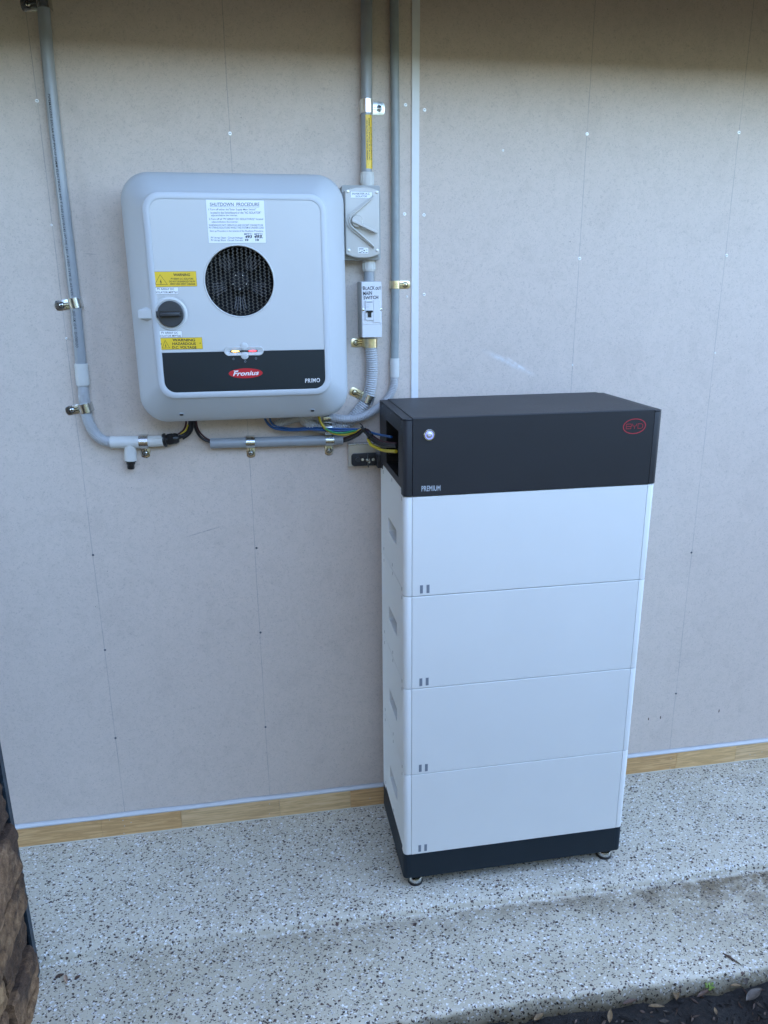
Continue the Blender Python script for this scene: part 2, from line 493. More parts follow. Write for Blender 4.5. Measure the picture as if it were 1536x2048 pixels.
def wood_material(name, c1, c2, seed):
    m, t, b = nt(name)
    p = geo_pos(t)
    mp = nd(t, 'ShaderNodeMapping'); mp.inputs['Location'].default_value = (seed * 3.3, 0, seed * 1.3)
    mp.inputs['Scale'].default_value = (3.0, 12, 46); lk(t, p, mp.inputs[0])
    g = noise_(t, mp.outputs[0], 2.2, 6, .62, 1.4)
    mp2 = nd(t, 'ShaderNodeMapping'); mp2.inputs['Location'].default_value = (seed * 7.3, 0, seed)
    mp2.inputs['Scale'].default_value = (9, 40, 420); lk(t, p, mp2.inputs[0])
    g2 = noise_(t, mp2.outputs[0], 1.6, 3, .6, .3)
    c = ramp(t, g, [(.32, c1), (.42, tuple((a * .75 + q * .25) for a, q in zip(c1, c2))), (.5, c2), (.58, tuple(a * .82 for a in c2)), (.66, c2)]).outputs[0]
    c = mixc(t, .55, c, ramp(t, g2, [(.35, (.80,) * 3), (.6, (1.05,) * 3)]).outputs[0], 'MULTIPLY')
    lk(t, c, b.inputs['Base Color'])
    b.inputs['Roughness'].default_value = .5
    bump(t, g2, .15, .0005, b)
    return m

def stone_material():
    m, t, b = nt('rough_sandstone')
    p = geo_pos(t)
    oi = nd(t, 'ShaderNodeObjectInfo')
    g = noise_(t, p, 44, 8, .72, .3); g2 = noise_(t, p, 8, 4, .6)
    c = ramp(t, g, [(.30, (.07, .04, .022)), (.43, (.19, .12, .065)), (.54, (.30, .20, .115)), (.68, (.44, .33, .21))]).outputs[0]
    st = ramp(t, g2, [(.42, (.16, .14, .17)), (.53, (1, 1, 1))]).outputs[0]
    c = mixc(t, .85, c, st, 'MULTIPLY')
    tint = ramp(t, oi.outputs['Random'], [(0, (1.35, 1.2, 1.0)), (.4, (.6, .52, .46)), (.7, (1.1, .95, .8)), (1, (.8, .7, .65))]).outputs[0]
    c = mixc(t, 1, c, tint, 'MULTIPLY')
    lk(t, c, b.inputs['Base Color']); b.inputs['Roughness'].default_value = .85
    bump(t, math_(t, 'ADD', g, math_(t, 'MULTIPLY', noise_(t, p, 150, 4, .7), .6)), 1, .010, b)
    return m

def steel_post_material():
    m, t, b = nt('weathered_steel')
    p = geo_pos(t)
    g = noise_(t, p, 60, 6, .7)
    c = ramp(t, g, [(.35, (.012, .022, .034)), (.6, (.03, .05, .07)), (.75, (.10, .13, .16))]).outputs[0]
    lk(t, c, b.inputs['Base Color']); b.inputs['Roughness'].default_value = .5; b.inputs['Metallic'].default_value = .2
    bump(t, g, .3, .001, b)
    return m

def soil_material():
    m, t, b = nt('dark_soil')
    p = geo_pos(t)
    g = noise_(t, p, 90, 8, .75); g2 = noise_(t, p, 8, 5)
    near = ramp(t, g, [(.35, (.003, .0025, .002)), (.55, (.010, .0075, .006)), (.70, (.035, .025, .018))]).outputs[0]
    far = ramp(t, g2, [(.35, (.03, .024, .012)), (.65, (.07, .055, .028))]).outputs[0]
    sep = nd(t, 'ShaderNodeSeparateXYZ'); lk(t, p, sep.inputs[0])
    k = math_(t, 'MULTIPLY', math_(t, 'SUBTRACT', -1.6, sep.outputs[1]), 1.5, clamp=True)
    lk(t, mixc(t, k, near, far), b.inputs['Base Color']); b.inputs['Roughness'].default_value = .9
    bump(t, g, 1, .006, b)
    return m

def leaf_material(name, c1, c2):
    m, t, b = nt(name)
    p = geo_pos(t)
    g = noise_(t, p, 120, 5, .7)
    lk(t, ramp(t, g, [(.35, c1), (.65, c2)]).outputs[0], b.inputs['Base Color'])
    b.inputs['Roughness'].default_value = .65
    bump(t, g, .4, .0008, b)
    return m

SX, SS = .2663, .4125
# pencil line positions fitted to the studs: x = a + b*z
def fit_line(p1, p2):
    A, B = at(*p1, 0), at(*p2, 0)
    b_ = (A.x - B.x) / (A.z - B.z)
    return (A.x - b_ * A.z, b_)
LINES = [fit_line((74, 202), (231, 1476)), fit_line((460, 267), (531, 1454)), fit_line((1174, 268), (1145, 730)), fit_line((1478, 265), (1352, 1387)), (SX - 3 * SS, 0), (SX + 3 * SS, 0)]
M['wall'] = wall_material(LINES)
M['pebble'] = pebble_material()
M['stone'] = stone_material()
M['steel_post'] = steel_post_material()
M['soil'] = soil_material()
WOODS = [wood_material('pine_%d' % i, *c, i * 1.7 + .4) for i, c in enumerate([((.68, .43, .20), (.58, .34, .14)), ((.74, .53, .29), (.66, .44, .21)), ((.72, .50, .27), (.62, .41, .20)), ((.74, .50, .25), (.65, .41, .18))])]
M['leaf_tan'] = leaf_material('dry_tan_leaf', (.08, .05, .022), (.20, .13, .06))
M['leaf_grey'] = leaf_material('dry_grey_leaf', (.035, .027, .02), (.085, .065, .05))
M['leaf_brown'] = leaf_material('dry_brown_leaf', (.035, .02, .014), (.09, .05, .03))
M['leaf_green'] = leaf_material('fresh_green_leaf', (.07, .13, .015), (.20, .28, .04))
M['shaving'] = leaf_material('pale_wood_shaving', (.30, .19, .12), (.45, .33, .24))

# ------------------------------------------------------------------ setting: ground
def ground():
    xs = [-60, -25, -10, -4, -2] + [-1.2 + i * .02 for i in range(151)] + [2.2, 4, 10, 25, 60]
    ys = [-60, -25, -10, -5, -3, -2] + [-1.4 + i * .02 for i in range(46)] + [0, 2, 6, 20, 60]
    bm = bmesh.new(); g = []
    for y in ys:
        row = []
        for x in xs:
            z = -.072
            if -1.3 < x < 1.9 and -1.5 < y < -.4:
                z += .018 * noise.noise(Vector((x * 9, y * 9, 0))) + .010 * noise.noise(Vector((x * 30, y * 30, 3)))
            row.append(bm.verts.new((x, y, z)))
        g.append(row)
    for j in range(len(ys) - 1):
        for i in range(len(xs) - 1):
            bm.faces.new((g[j][i], g[j][i + 1], g[j + 1][i + 1], g[j + 1][i])).smooth = True
    me = bpy.data.meshes.new('ground'); bm.to_mesh(me); bm.free(); me.materials.append(M['soil'])
    o = bpy.data.objects.new('ground', me); col.objects.link(o); tag(o, kind='structure')
ground()

def slab():
    # cross section (y, z): wall edge -> worn rounded nose -> lower strip -> rounded outer edge -> soil
    prof = [(.02, 0), (-.02, 0), (-.1, 0), (-.2, 0), (-.3, 0)]
    for k in range(7):            # gentle swell and nose
        q = k / 6; prof.append((-.34 - .058 * q, .0030 * math.sin(q * math.pi * .8) - .0025 * q ** 3))
    prof += [(-.402, -.0025), (-.406, -.0060), (-.409, -.0105), (-.411, -.0150), (-.413, -.0180), (-.417, -.0195), (-.425, -.0200)]
    prof += [(-.45, -.0195), (-.50, -.021), (-.56, -.022), (-.62, -.024), (-.645, -.026)]
    for k in range(1, 9):
        a = R(90 * k / 8); prof.append((-.662 - .014 * math.sin(a), -.027 - .014 * (1 - math.cos(a))))
    prof += [(-.680, -.055), (-.684, -.075), (-.686, -.16)]
    bm = bmesh.new(); rows = []
    n = 420
    for i in range(n + 1):
        x = -1.6 + 3.9 * i / n; row = []
        for y, z in prof:
            w = 0 if y > -.3 else min(1, (-.3 - y) / .06)
            yy = y + w * (-.018 * x + .005 * noise.noise(Vector((x * 3.1, 0, 1.7))) + (.0025 * noise.noise(Vector((x * 22, 0, 4.7))) if y < -.39 else 0)) 
            if y < -.655: yy +=  .006 * noise.noise(Vector((x * 14, 0, z * 9))) + .004 * noise.noise(Vector((x * 50, 0, z * 40)))
            zz = z + (.0010 * noise.noise(Vector((x * 11, y * 11, 5))) if y < .0 else 0) + w * .0016 * noise.noise(Vector((x * 6, y * 20, 9)))
            row.append(bm.verts.new((x, yy, zz)))
        rows.append(row)
    for i in range(n):
        for j in range(len(prof) - 1):
            bm.faces.new((rows[i][j], rows[i][j + 1], rows[i + 1][j + 1], rows[i + 1][j])).smooth = True
    bmesh.ops.recalc_face_normals(bm, faces=bm.faces[:])
    if bm.faces[0].normal.z < 0:
        for f in bm.faces: f.normal_flip()
    me = bpy.data.meshes.new('path'); bm.to_mesh(me); bm.free(); me.materials.append(M['pebble'])
    o = bpy.data.objects.new('path', me); col.objects.link(o); tag(o, kind='structure')
slab()

# ------------------------------------------------------------------ house wall
wall = thing('house_wall', 'grey fibre cement sheeted house wall behind the inverter and battery', 'wall', (0, 0, 0))
SK = .0592
for x0, x1 in ((-2.6, SX - .002), (SX + .002, 3.2)):
    MB().box((x0, 0, -.1), (x1, .012, 2.19), M['wall']).build('wall_sheet', wall)
MB().box((-2.6, .014, -.16), (3.2, .12, 2.19), M['roof']).build('wall_frame', wall)
b = MB()
b.box((SX - .009, -.0035, SK + .004), (SX + .009, -.0002, 2.19), M['trim'], .0008)
b.build('joint_strip', wall)
# skirting of short pine offcuts; joints read from the photograph
jl = [at(u, v, -.012).x for u, v in ((204, 1660), (363, 1640), (560, 1620), (701, 1600), (1352, 1525), (1470, 1515))]
xs = [-1.9, -1.2] + jl + [1.9, 2.5]
zl = lambda x: (.0085 - .0095 * (x + .9))      # the slab edge runs a touch out of level
for i in range(len(xs) - 1):
    x0, x1 = xs[i] + .0003, xs[i + 1] - .0003
    MB().box((x0, -.012, 0.0005), (x1, -.0005, SK), WOODS[(i * 3 + 1) % 4 if i != 2 else 0], .0004).build('skirting_board', wall)
def bead(z0, r, y0, mat, name, wob):
    rs = []
    for i in range(301):
        x = -1.9 + 4.4 * i / 300
        w = wob * noise.noise(Vector((x * 7, z0 * 50, 0)))
        rs.append([Vector((x, -.0001, z0 + r * 1.5 + w)), Vector((x, y0 * .45, z0 + r * 1.0 + w)), Vector((x, y0 * .85, z0 + r * .5)), Vector((x, y0, z0)), Vector((x, -.0001, z0 - .001))])
    MB().rings(rs, mat, False, False).build(name, wall)
bead(SK + .0005, .006, -.0115, M['sealant'], 'sealant_bead', .002)
bead(.001, .0022, -.0150, M['cream'], 'floor_sealant', .001)
def screw_head(u, v, mat, r=.0032, lab=None):
    p = at(u, v, 0)
    b = MB(); b.lathe((p.x, 0, p.z), (0, -1, 0), [(-.0004, r * 1.1), (.0008, r), (.0013, r * .8)], mat, 14)
    b.box((p.x - r * .6, -.0017, p.z - r * .14), (p.x + r * .6, -.0013, p.z + r * .14), M['screw_dark'])
    b.build('screw', wall)
for u, v in ((74, 202), (460, 267), (811, 210), (849, 220), (1174, 268), (1478, 265), (103, 450), (809, 428), (848, 430), (1159, 517), (1453, 511), (814, 593), (848, 589), (1145, 730), (1430, 706), (133, 677), (1006, 301)):
    screw_head(u, v, M['screw'], .0038 if (u, v) not in ((103, 450), (133, 677), (814, 593), (1145, 730), (1430, 706), (1006, 301)) else .0024)
for u, v in ((186, 1110), (210, 1300), (231, 1476), (513, 1096), (521, 1265), (531, 1454), (1383, 1105), (1352, 1387)):
    screw_head(u, v, M['screw_dark'], .0028)
# gouges and splinters on the sheets and pale filler spots on the skirting
for u, v, h in ((1297, 1438, .010), (1321, 1435, .011), (1438, 1422, .013)):
    b = MB(); p = at(u, v, -.0006)
    b.poly([p + Vector((.0018 * math.cos(a), 0, h / 2 * math.sin(a) + .0006 * math.cos(3 * a))) for a in [i * math.pi / 5 for i in range(10)]], M['leaf_brown'])
    b.build('gouge_mark', wall)
for u, v in ((219, 1640), (246, 1641), (249, 1652), (248, 1667), (262, 1645), (539, 1608), (539, 1628), (1342, 1517), (1340, 1536), (1500, 1509), (1510, 1510), (1524, 1504), (740, 1597)):
    p = at(u, v, -.0124)
    b = MB(); b.cyl(p, p + Vector((0, .0004, 0)), .0014, M['sealant'], seg=8); b.build('filler_spot', wall)
# roof with its soffit over the wall (above the frame)
roof = thing('house_roof', 'roof with soffit overhanging the grey house wall', 'roof', (0, 0, 2.3))
EZ, ED = 2.20, .42
MB().box((-5, -ED + .02, EZ), (5, 0, EZ + .02), M['soffit']).build('soffit', roof)
MB().box((-5, -ED, 1.998), (5, -ED + .0195, EZ + .16), M['roof']).build('fascia', roof)
MB().poly([(-5, -ED, EZ + .161), (-5, 3.5, 3.7), (-5, 7.5, EZ), (-5, .13, EZ)], M['roof'], (10, 0, 0)).build('roof_sheet', roof)
for x0, x1 in ((-5, -2.61), (3.21, 5)):
    MB().box((x0, .0, -.2), (x1, .12, EZ - .001), M['wall']).build('side_wall', wall)
# unseen hedge added behind the camera to block the low sky
hd = MB()
rs = []
for i in range(81):
    x = -12 + 24 * i / 80
    w = .15 * noise.noise(Vector((x * 1.5, 0, 0)))
    rs.append([Vector((x, -3.1 + w, -.1)), Vector((x, -3.0 + w, 1.4)), Vector((x, -3.1 + w, 2.1 + w * .5)), Vector((x, -3.5, 2.2 - w * .5)), Vector((x, -3.9, 1.5)), Vector((x, -3.9, -.1))])
hd.rings(rs, M['hedge'])
tag(hd.build('sky_block_hedge'), 'unseen dark green hedge added opposite the wall to block low sky', 'hedge')

# ------------------------------------------------------------------ stone pier, lower left
pier = thing('stone_pier', 'rough brown sandstone pier with dark steel corner post at left edge', 'pier', (-.85, -.8, 0))
PX = at(70, 1935, -.425).x
PX = -.6885
b = MB()
PH = 3.2  # core and post raised out of view to shade the left side
b.box((PX - .05, -.424, -.02), (PX, -.418, PH), M['steel_post'])
b.box((PX - .0055, -.436, -.02), (PX, -.4245, PH), M['steel_post'])
b.build('steel_post', pier)
b = MB(); b.box((PX - .35, -2.6, -.02), (PX - .035, -.43, PH), M['stone']); b.build('core', pier)
rnd = random.Random(11)
z = -.10; course = 0
while z < 2.3:
    h = rnd.uniform(.07, .135)
    y = -.440
    while y > -1.6:
        L = rnd.uniform(.14, .34)
        bulge = rnd.uniform(.0, .016)
        bb = bmesh.new()
        bmesh.ops.create_cube(bb, size=1)
        bmesh.ops.subdivide_edges(bb, edges=bb.edges[:], cuts=(15 if z < 1.0 else 6), use_grid_fill=True)
        cy, cz = y - L / 2, z + h / 2
        for v in bb.verts:
            q = v.co.copy()
            # round the block, then roughen it
            rr = 1 - .11 * (abs(q.y * 2) ** 10 + abs(q.z * 2) ** 10) * (1 if q.x > 0 else .3)
            X_ = q.x * .09 * rr; Y_ = q.y * (L - .006) * (1 - .02 * abs(q.z * 2) ** 3); Z_ = q.z * (h - .006) * (1 - .03 * abs(q.y * 2) ** 3)
            P = Vector((PX - .047 + bulge + X_, cy + Y_, cz + Z_))
            nn = noise.noise(P * 16) * .008 + noise.noise(P * 48) * .005 + noise.noise(P * 120) * .0018
            P += Vector((nn, nn * .5 * q.y, nn * .6 * q.z))
            v.co = P
        mb = MB(); mb.bm.free(); mb.bm = bb; mb.mi(M['stone'])
        mb.build('stone_block', pier, 25)
        y -= L
    z += h; course += 1

# ------------------------------------------------------------------ battery tower
X0, X1, YF, YB = .1698, .7548, -.346, -.048
BZ, MH = .1022, .2327
ZT = BZ + 4 * MH
ZTT = ZT + .1715
L_, R_ = X0 + .018, X1 - .018
bat = thing('battery_cabinet', 'tall stack of four white battery modules under a charcoal head unit on the path', 'battery', ((X0 + X1) / 2, (YF + YB) / 2, 0))
TONG = .014
def plan(notch_left, rad=.011, x0=X0, x1=X1, yf=YF, left_gap=.03):
    pts = [(x0, YB), (x0, -.080)]
    if notch_left: pts += [(x0 + left_gap, -.080), (x0 + left_gap, -.322)]
    pts += [(x0, -.322)]
    for k in range(7):
        a = R(180 + 90 * k / 6); pts.append((x0 + rad + rad * math.cos(a), yf + rad + rad * math.sin(a)))
    pts += [(L_ , yf), (L_, yf + .006), (R_, yf + .006), (R_, yf)]
    for k in range(7):
        a = R(270 + 90 * k / 6); pts.append((x1 - rad + rad * math.cos(a), yf + rad + rad * math.sin(a)))
    pts += [(x1, YB)]
    return pts
def side_plate(z0, z1, hole, depth, mat, inmat, slots, parent, slope=0, xo=X0):
    b = MB()
    o = [(-.0803, z0), (-.0803, z1 - .006), (-.086, z1), (-.316, z1), (-.3217, z1 - .006), (-.3217, z0)]
    # the bottom follows the tongue of the unit below
    outer = [Vector((xo, y, z)) for y, z in o]
    y0, y1, h0, h1 = hole
    inner = [Vector((xo, y0, h0)), Vector((xo, y0, h1)), Vector((xo, y1, h1)), Vector((xo, y1, h0))]
    b.holed(outer, inner, mat)
    e = .004 if depth < .05 else 0
    ins = [Vector((xo + depth, y0 - e, h0 + slope)), Vector((xo + depth, y0 - e, h1 - e)), Vector((xo + depth, y1 + e, h1 - e)), Vector((xo + depth, y1 + e, h0 + slope))]
    b.rings([inner, ins], inmat, False, True, smooth=False)
    b.rings([outer, [p + Vector((.004, 0, 0)) for p in outer]], mat, False, False, smooth=False)
    for y, z in slots:
        b.box((xo - .0003, y - .0009, z - .0042), (xo + .001, y + .0009, z + .0042), M['black_gap'])
    return b.build('side_plate', parent)
def ext(pts, z0, z1, mat, bev=.0012):
    b = MB(); b.poly([(x, y, z0 + bev) for x, y in pts], mat, (0, 0, z1 - z0 - bev), bev, 2)
    return b
for k in range(4):
    z0 = ZT - (k + 1) * MH; z1 = z0 + MH - .0012
    md = ext(plan(True), z0, z1, M['powder']).build('battery_module', bat, 35)
    b = MB(); b.box((L_ + .0008, YF - .0002, z0 + .0002), (R_ - .0008, YF + .005, z1 - .0002), M['powder'], .0012, 2)
    b.build('front_panel', md)
    side_plate(z0 + TONG + .0008, z1 + TONG, (-.153, -.2588, z0 + .094, z0 + .131), .030, M['powder_side'], M['powder_side'],
               [(-.205, z0 + .0265), (-.205, z1 + .0052), (-.0855, z0 + .0265), (-.0855, z1 - .004)], md)
    for z in (z0 + .011, z1 - .008):
        b = MB(); b.box((X0 - .0003, -.3247, z - .0042), (X0 + .001, -.3229, z + .0042), M['black_gap']); b.build('screw_slot', md)
    for xa in (.2067, .2218):
        b = MB(); b.box((xa, YF - .0006, z0 + .0065), (xa + .0068, YF - .0001, z0 + .0262), M['grey_mark']); b.build('printed_mark', md)
# head unit
hx0, hx1 = X0 - .0012, X1 + .0014
hu = ext(plan(True, x0=hx0, x1=hx1, yf=YF - .001, left_gap=.13), ZT + .0002, ZTT - .0062, M['dark']).build('head_unit', bat, 35)
ext(plan(False, x0=hx0, x1=hx1, yf=YF - .001), ZTT - .006, ZTT - .0026, M['dark']).build('lid', hu, 35)
b = MB(); b.box((L_ + .0009, YF - .0014, ZT + .0004), (R_ - .0009, YF + .004, ZTT - .0008), M['dark'], .0012, 2)
b.box((L_ + .0009, YF + .0042, ZTT - .0055), (R_ - .0009, YB, ZTT - .0006), M['dark'], .001, 2)
b.build('front_panel', hu)
side_plate(ZT + TONG + .0008, ZTT - .0063, (-.141, -.2915, 1.064, 1.1672), .12, M['dark'], M['black'], [(-.0855, ZT + .008 + TONG)], hu, xo=hx0)
for y, z in ((-.3238, ZT + .011), (-.3238, ZTT - .022), (-.205, ZTT - .012), (-.09, ZTT - .012)):
    b = MB(); b.cyl((hx0 - .0006, y, z), (hx0 + .001, y, z), .0017, M['grey_mark'], seg=10); b.build('screw', hu)
# power button
pc = at(858.5, 870, YF - .0014)
pb = MB()
pb.lathe((pc.x, YF - .0012, pc.z), (0, -1, 0), [(-.001, .0128), (.0012, .0126), (.0022, .0116), (.0022, .0098), (.0010, .0092)], M['chrome'])
pbo = pb.build('power_button', hu, 40)
pb = MB()
pb.lathe((pc.x, YF - .0020, pc.z), (0, -1, 0), [(0, .0090), (.0008, .0088), (.0008, .0072)], M['led_b'])
pb.lathe((pc.x, YF - .0022, pc.z), (0, -1, 0), [(0, .0066), (.0010, .0064), (.0012, .0026)], M['alu'])
pb.lathe((pc.x, YF - .0032, pc.z), (0, -1, 0), [(0, .0024), (.0006, .0020)], M['led_b'])
pb.build('light_ring', pbo)
b = MB(); b.textq('PREMIUM', ((843, 972), (881, 970.5), (881, 981.5), (843, 983)), YF - .0018, M['silver_ink'], bold=.02, spacing=1.08); b.build('lettering', hu)
b = MB()
ec = at(1269, 852.5, YF - .0018)
ex, ez = .0272, .0172
n = 48
b.rings([[ec + Vector((ex * math.cos(a), 0, ez * math.sin(a) + .02 * ex * math.cos(a))) for a in [2 * math.pi * i / n for i in range(n)]],
         [ec + Vector(((ex - .0021) * math.cos(a), 0, (ez - .0019) * math.sin(a) + .02 * ex * math.cos(a))) for a in [2 * math.pi * i / n for i in range(n)]]], M['red_byd'], False, False)
def strokes(b, segs, c, sx, sz, w, mat, Y):
    for x0, y0, x1, y1 in segs:
        A = Vector((c.x + x0 * sx, Y, c.z + y0 * sz)); B = Vector((c.x + x1 * sx, Y, c.z + y1 * sz))
        d = (B - A).normalized(); nrm = Vector((d.z, 0, -d.x)) * w; d = d * w
        b.poly([A - d - nrm, A - d + nrm, B + d + nrm, B + d - nrm], mat)
LY = YF - .0019
B_ = [(-1, 1, -.42, 1), (-1, 0, -.42, 0), (-1, -1, -.42, -1), (-1, 1, -1, .35), (-1, 0, -1, -1), (-.42, 1, -.36, .1), (-.42, -.1, -.42, -1), (-.36, .1, -.42, -.1)]
Y_s = [(-.26, 1, -.20, .2), (-.20, .2, .0, 0), (.0, 0, .20, .2), (.20, .2, .26, 1), (.0, 0, .0, -1)]
D_ = [(.42, 1, .85, 1), (.85, 1, 1, .5), (1, .5, 1, -.5), (1, -.5, .85, -1), (.85, -1, .42, -1), (.42, 1, .42, -1)]
strokes(b, B_ + Y_s + D_, ec, .0195, .0052, .00062, M['red_byd'], LY)
b.build('logo', hu)
# base and feet
bs = ext([(x, y) for x, y in plan(False)], .030, BZ - .0006, M['dark_base'], .0015)
pl = MB.build(bs, 'base', bat, 35)
b = MB(); b.box((L_ + .0008 - .0012, YF - .0002, .0304), (R_ + .0004, YF + .005, BZ - .0008), M['dark_base'], .0008); b.build('front_panel', pl)
b = MB(); b.poly([(X0, y, z) for y, z in [(-.0803, BZ - .002), (-.0803, BZ + TONG - .006), (-.086, BZ + TONG), (-.316, BZ + TONG), (-.3217, BZ + TONG - .006), (-.3217, BZ - .002)]], M['dark_base'], (.004, 0, 0)); b.build('side_plate', pl)
for x in (X0 + .034, X1 - .034):
    for y in (YF + .022, YB - .03):
        b = MB()
        b.lathe((x, y, .0), (0, 0, 1), [(0, .0185), (.004, .0195), (.007, .019)], M['black'], 28)
        b.lathe((x, y, .0072), (0, 0, 1), [(0, .0178), (.009, .0182), (.012, .0165)], M['zinc'], 28)
        b.cyl((x, y, .0190), (x, y, .031), .006, M['zinc'])
        b.build('foot', bat, 40)
# plugs inside the cable opening
cx = hx0
for u, v, yy, r in ((781, 866, -.215, .0062), (785, 880, -.222, .0062), (789, 888, -.24, .0062), (791, 902, -.25, .0062), (786, 858, -.235, .0055)):
    p = atx(u, v, cx + .02)
    b = MB()
    b.cyl((p.x - .012, p.y, p.z), (p.x + .05, p.y, p.z), r, M['black'], seg=16, bevel=.001)
    b.cyl((p.x - .0165, p.y, p.z), (p.x - .0125, p.y, p.z), r * 1.18, M['black'], seg=8, bevel=.0005)
    b.cyl((p.x + .004, p.y, p.z + r * .8), (p.x + .012, p.y, p.z + r * .8), .0012, M['plug_pin'], seg=8)
    b.build('plug', bat, 40)
# wall bracket of the battery
b = MB()
A, B = at(697, 889, -.022), at(770, 930, -.022)
b.box((A.x, -.022, B.z), (.20, -.0, A.z), M['alu'], .001)
b.box((A.x - .001, -.0222, A.z - .0022), (.20, -.0005, A.z + .0008), M['zinc'], .0004)
brk = b.build('wall_bracket', bat)
A, B = at(703, 908, -.028), at(770, 930, -.028)
b = MB()
pts = rrect(A.x, .21, B.z, A.z, .008, -.022)
b.poly(pts, M['dark'], (0, -.006, 0), .0008)
b.box((.16, -.06, B.z), (.19, -.0285, A.z), M['dark'], .001)
arm = b.build('arm', brk, 35)
b = MB()
p = at(716, 919, -.028); b.cyl((p.x, -.028, p.z), (p.x, -.033, p.z), .0065, M['dial'], seg=20, bevel=.001)
p = at(725, 919, -.028); b.cyl((p.x, -.028, p.z), (p.x, -.031, p.z), .0035, M['zinc_bright'], seg=6)
p = at(735, 919, -.028)
b.cyl((p.x, -.028, p.z), (p.x, -.036, p.z), .0055, M['zinc'], seg=6); b.cyl((p.x, -.036, p.z), (p.x, -.060, p.z), .0028, M['zinc'])
b.box((p.x - .001, -.046, p.z - .017), (p.x + .001, -.030, p.z + .017), M['dial'], .0008)
b.cyl((p.x + .014, -.028, p.z), (p.x + .014, -.032, p.z), .004, M['zinc'], seg=12)
b.build('bolt', arm, 40)

# ------------------------------------------------------------------ inverter
IX, IZ = -.1535, 1.4392
inv = thing('solar_inverter', 'white rounded wall mounted solar inverter with round fan grille', 'inverter', (IX, -.08, IZ - .265))
def rr(w, h, r, Y, n=10, cx=IX, cz=IZ): return rrect(cx - w / 2, cx + w / 2, cz - h / 2, cz + h / 2, r, Y, n)
# bezel rectangle from photo pixels
FY = -.1635
bz0, bz1 = at(470, 794, FY).z, at(470, 385, FY).z
bx0, bx1 = at(297, 590, FY).x, at(660, 590, FY).x
bx0, bx1 = at(300, 590, FY).x, at(658, 590, FY).x
bcx, bcz, bw, bh = (bx0 + bx1) / 2, (bz0 + bz1) / 2, bx1 - bx0, bz1 - bz0
def br(d, Y, r): return rrect(bcx - bw / 2 + d, bcx + bw / 2 - d, bcz - bh / 2 + d, bcz + bh / 2 - d, r, Y, 10)
b = MB()
rings = [rr(.430, .490, .05, -.004), rr(.435, .494, .05, -.055), rr(.462, .517, .055, -.060), rr(.470, .526, .058, -.088), rr(.4735, .5295, .060, -.0935), rr(.4742, .5302, .0605, -.097), rr(.4732, .5292, .060, -.1005)]
a = rr(.4732, .5292, .060, -.1005); c = br(-.0012, -.1585, .036)
for s in (.15, .3, .45, .6, .75, .88, .96, 1.0):
    f = s ** 1.0
    yy = -.1005 - .058 * (s ** .86)
    rings.append([Vector((p.x * (1 - f) + q.x * f, yy, p.z * (1 - f) + q.z * f)) for p, q in zip(a, c)])
rings += [br(0, -.1620, .035), br(.0012, FY, .034), br(.012, FY - .0003, .026), br(.0133, FY + .0001, .0247), br(.0137, FY + .0014, .0243)]
b.rings(rings, M['abs'], True, False)
body = b.build('housing', inv, 50)
PYY = FY + .0006
zs = at(480, 702.5, PYY).z        # seam between the white panel and the dark strip
gx0, gx1, gz0, gz1 = bcx - bw / 2 + .0138, bcx + bw / 2 - .0138, bcz - bh / 2 + .0138, bcz + bh / 2 - .0138
fc = at(479, 563, PYY); fr = (at(548, 563, PYY).x - at(410, 563, PYY).x) / 2
rad = .024
out = []
for cx_, cz_, a0 in ((gx1 - rad, gz1 - rad, 0), (gx0 + rad, gz1 - rad, 90)):
    for k in range(9):
        an = R(a0 + 90 * k / 8); out.append(Vector((cx_ + rad * math.cos(an), PYY, cz_ + rad * math.sin(an))))
out += [Vector((gx0, PYY, zs + .0003)), Vector((gx1, PYY, zs + .0003))]
cir = lambda r, Y, n=72: [Vector((fc.x + r * math.cos(2 * math.pi * i / n), Y, fc.z + r * math.sin(2 * math.pi * i / n))) for i in range(n)]
b = MB(); b.holed(out, cir(fr, PYY), M['abs_panel'])
b.rings([out, [p + Vector((0, .003, 0)) for p in out]], M['abs_panel'], False, False, smooth=False)
b.rings([cir(fr + .0028, PYY - .0001), cir(fr + .0014, PYY - .0012), cir(fr, PYY - .0010), cir(fr - .0006, PYY + .001), cir(fr - .0006, PYY + .012)], M['abs_panel'], False, False)
b.rings([cir(fr - .0006, PYY + .012), cir(fr + .002, PYY + .012), cir(fr + .002, PYY + .06)], M['black_gap'], False, True, smooth=False)
panel = b.build('front_panel', inv)
# expanded metal grille
b = MB()
per, fl = .0185, .0044
dg = per / 2 - fl
row = .0036
GY = PYY + .004
j = 0
hw = .00042
zc = -fr
while zc < fr:
    pts = []
    xx = -fr - per * 2
    ph = j % 2
    k = 0
    while xx < fr + per:
        up = (k + ph) % 2 == 0
        zz = zc + (row / 2 if up else -row / 2)
        pts.append((xx, zz)); pts.append((xx + fl, zz)); xx += fl + dg; k += 1
    for (xa, za), (xb, zb) in zip(pts, pts[1:]):
        if max(xa * xa + za * za, xb * xb + zb * zb) < (fr - .0002) ** 2:
            A = Vector((fc.x + xa, GY, fc.z + za)); B = Vector((fc.x + xb, GY, fc.z + zb))
            d = (B - A).normalized(); nr = Vector((-d.z, 0, d.x)) * hw
            b.poly([A - nr, B - nr, B + nr, A + nr], M['mesh'])
            b.poly([A - nr, B - nr, B - nr + Vector((0, .0016, 0)), A - nr + Vector((0, .0016, 0))], M['mesh'])
    zc += row; j += 1
b.build('grille', panel)
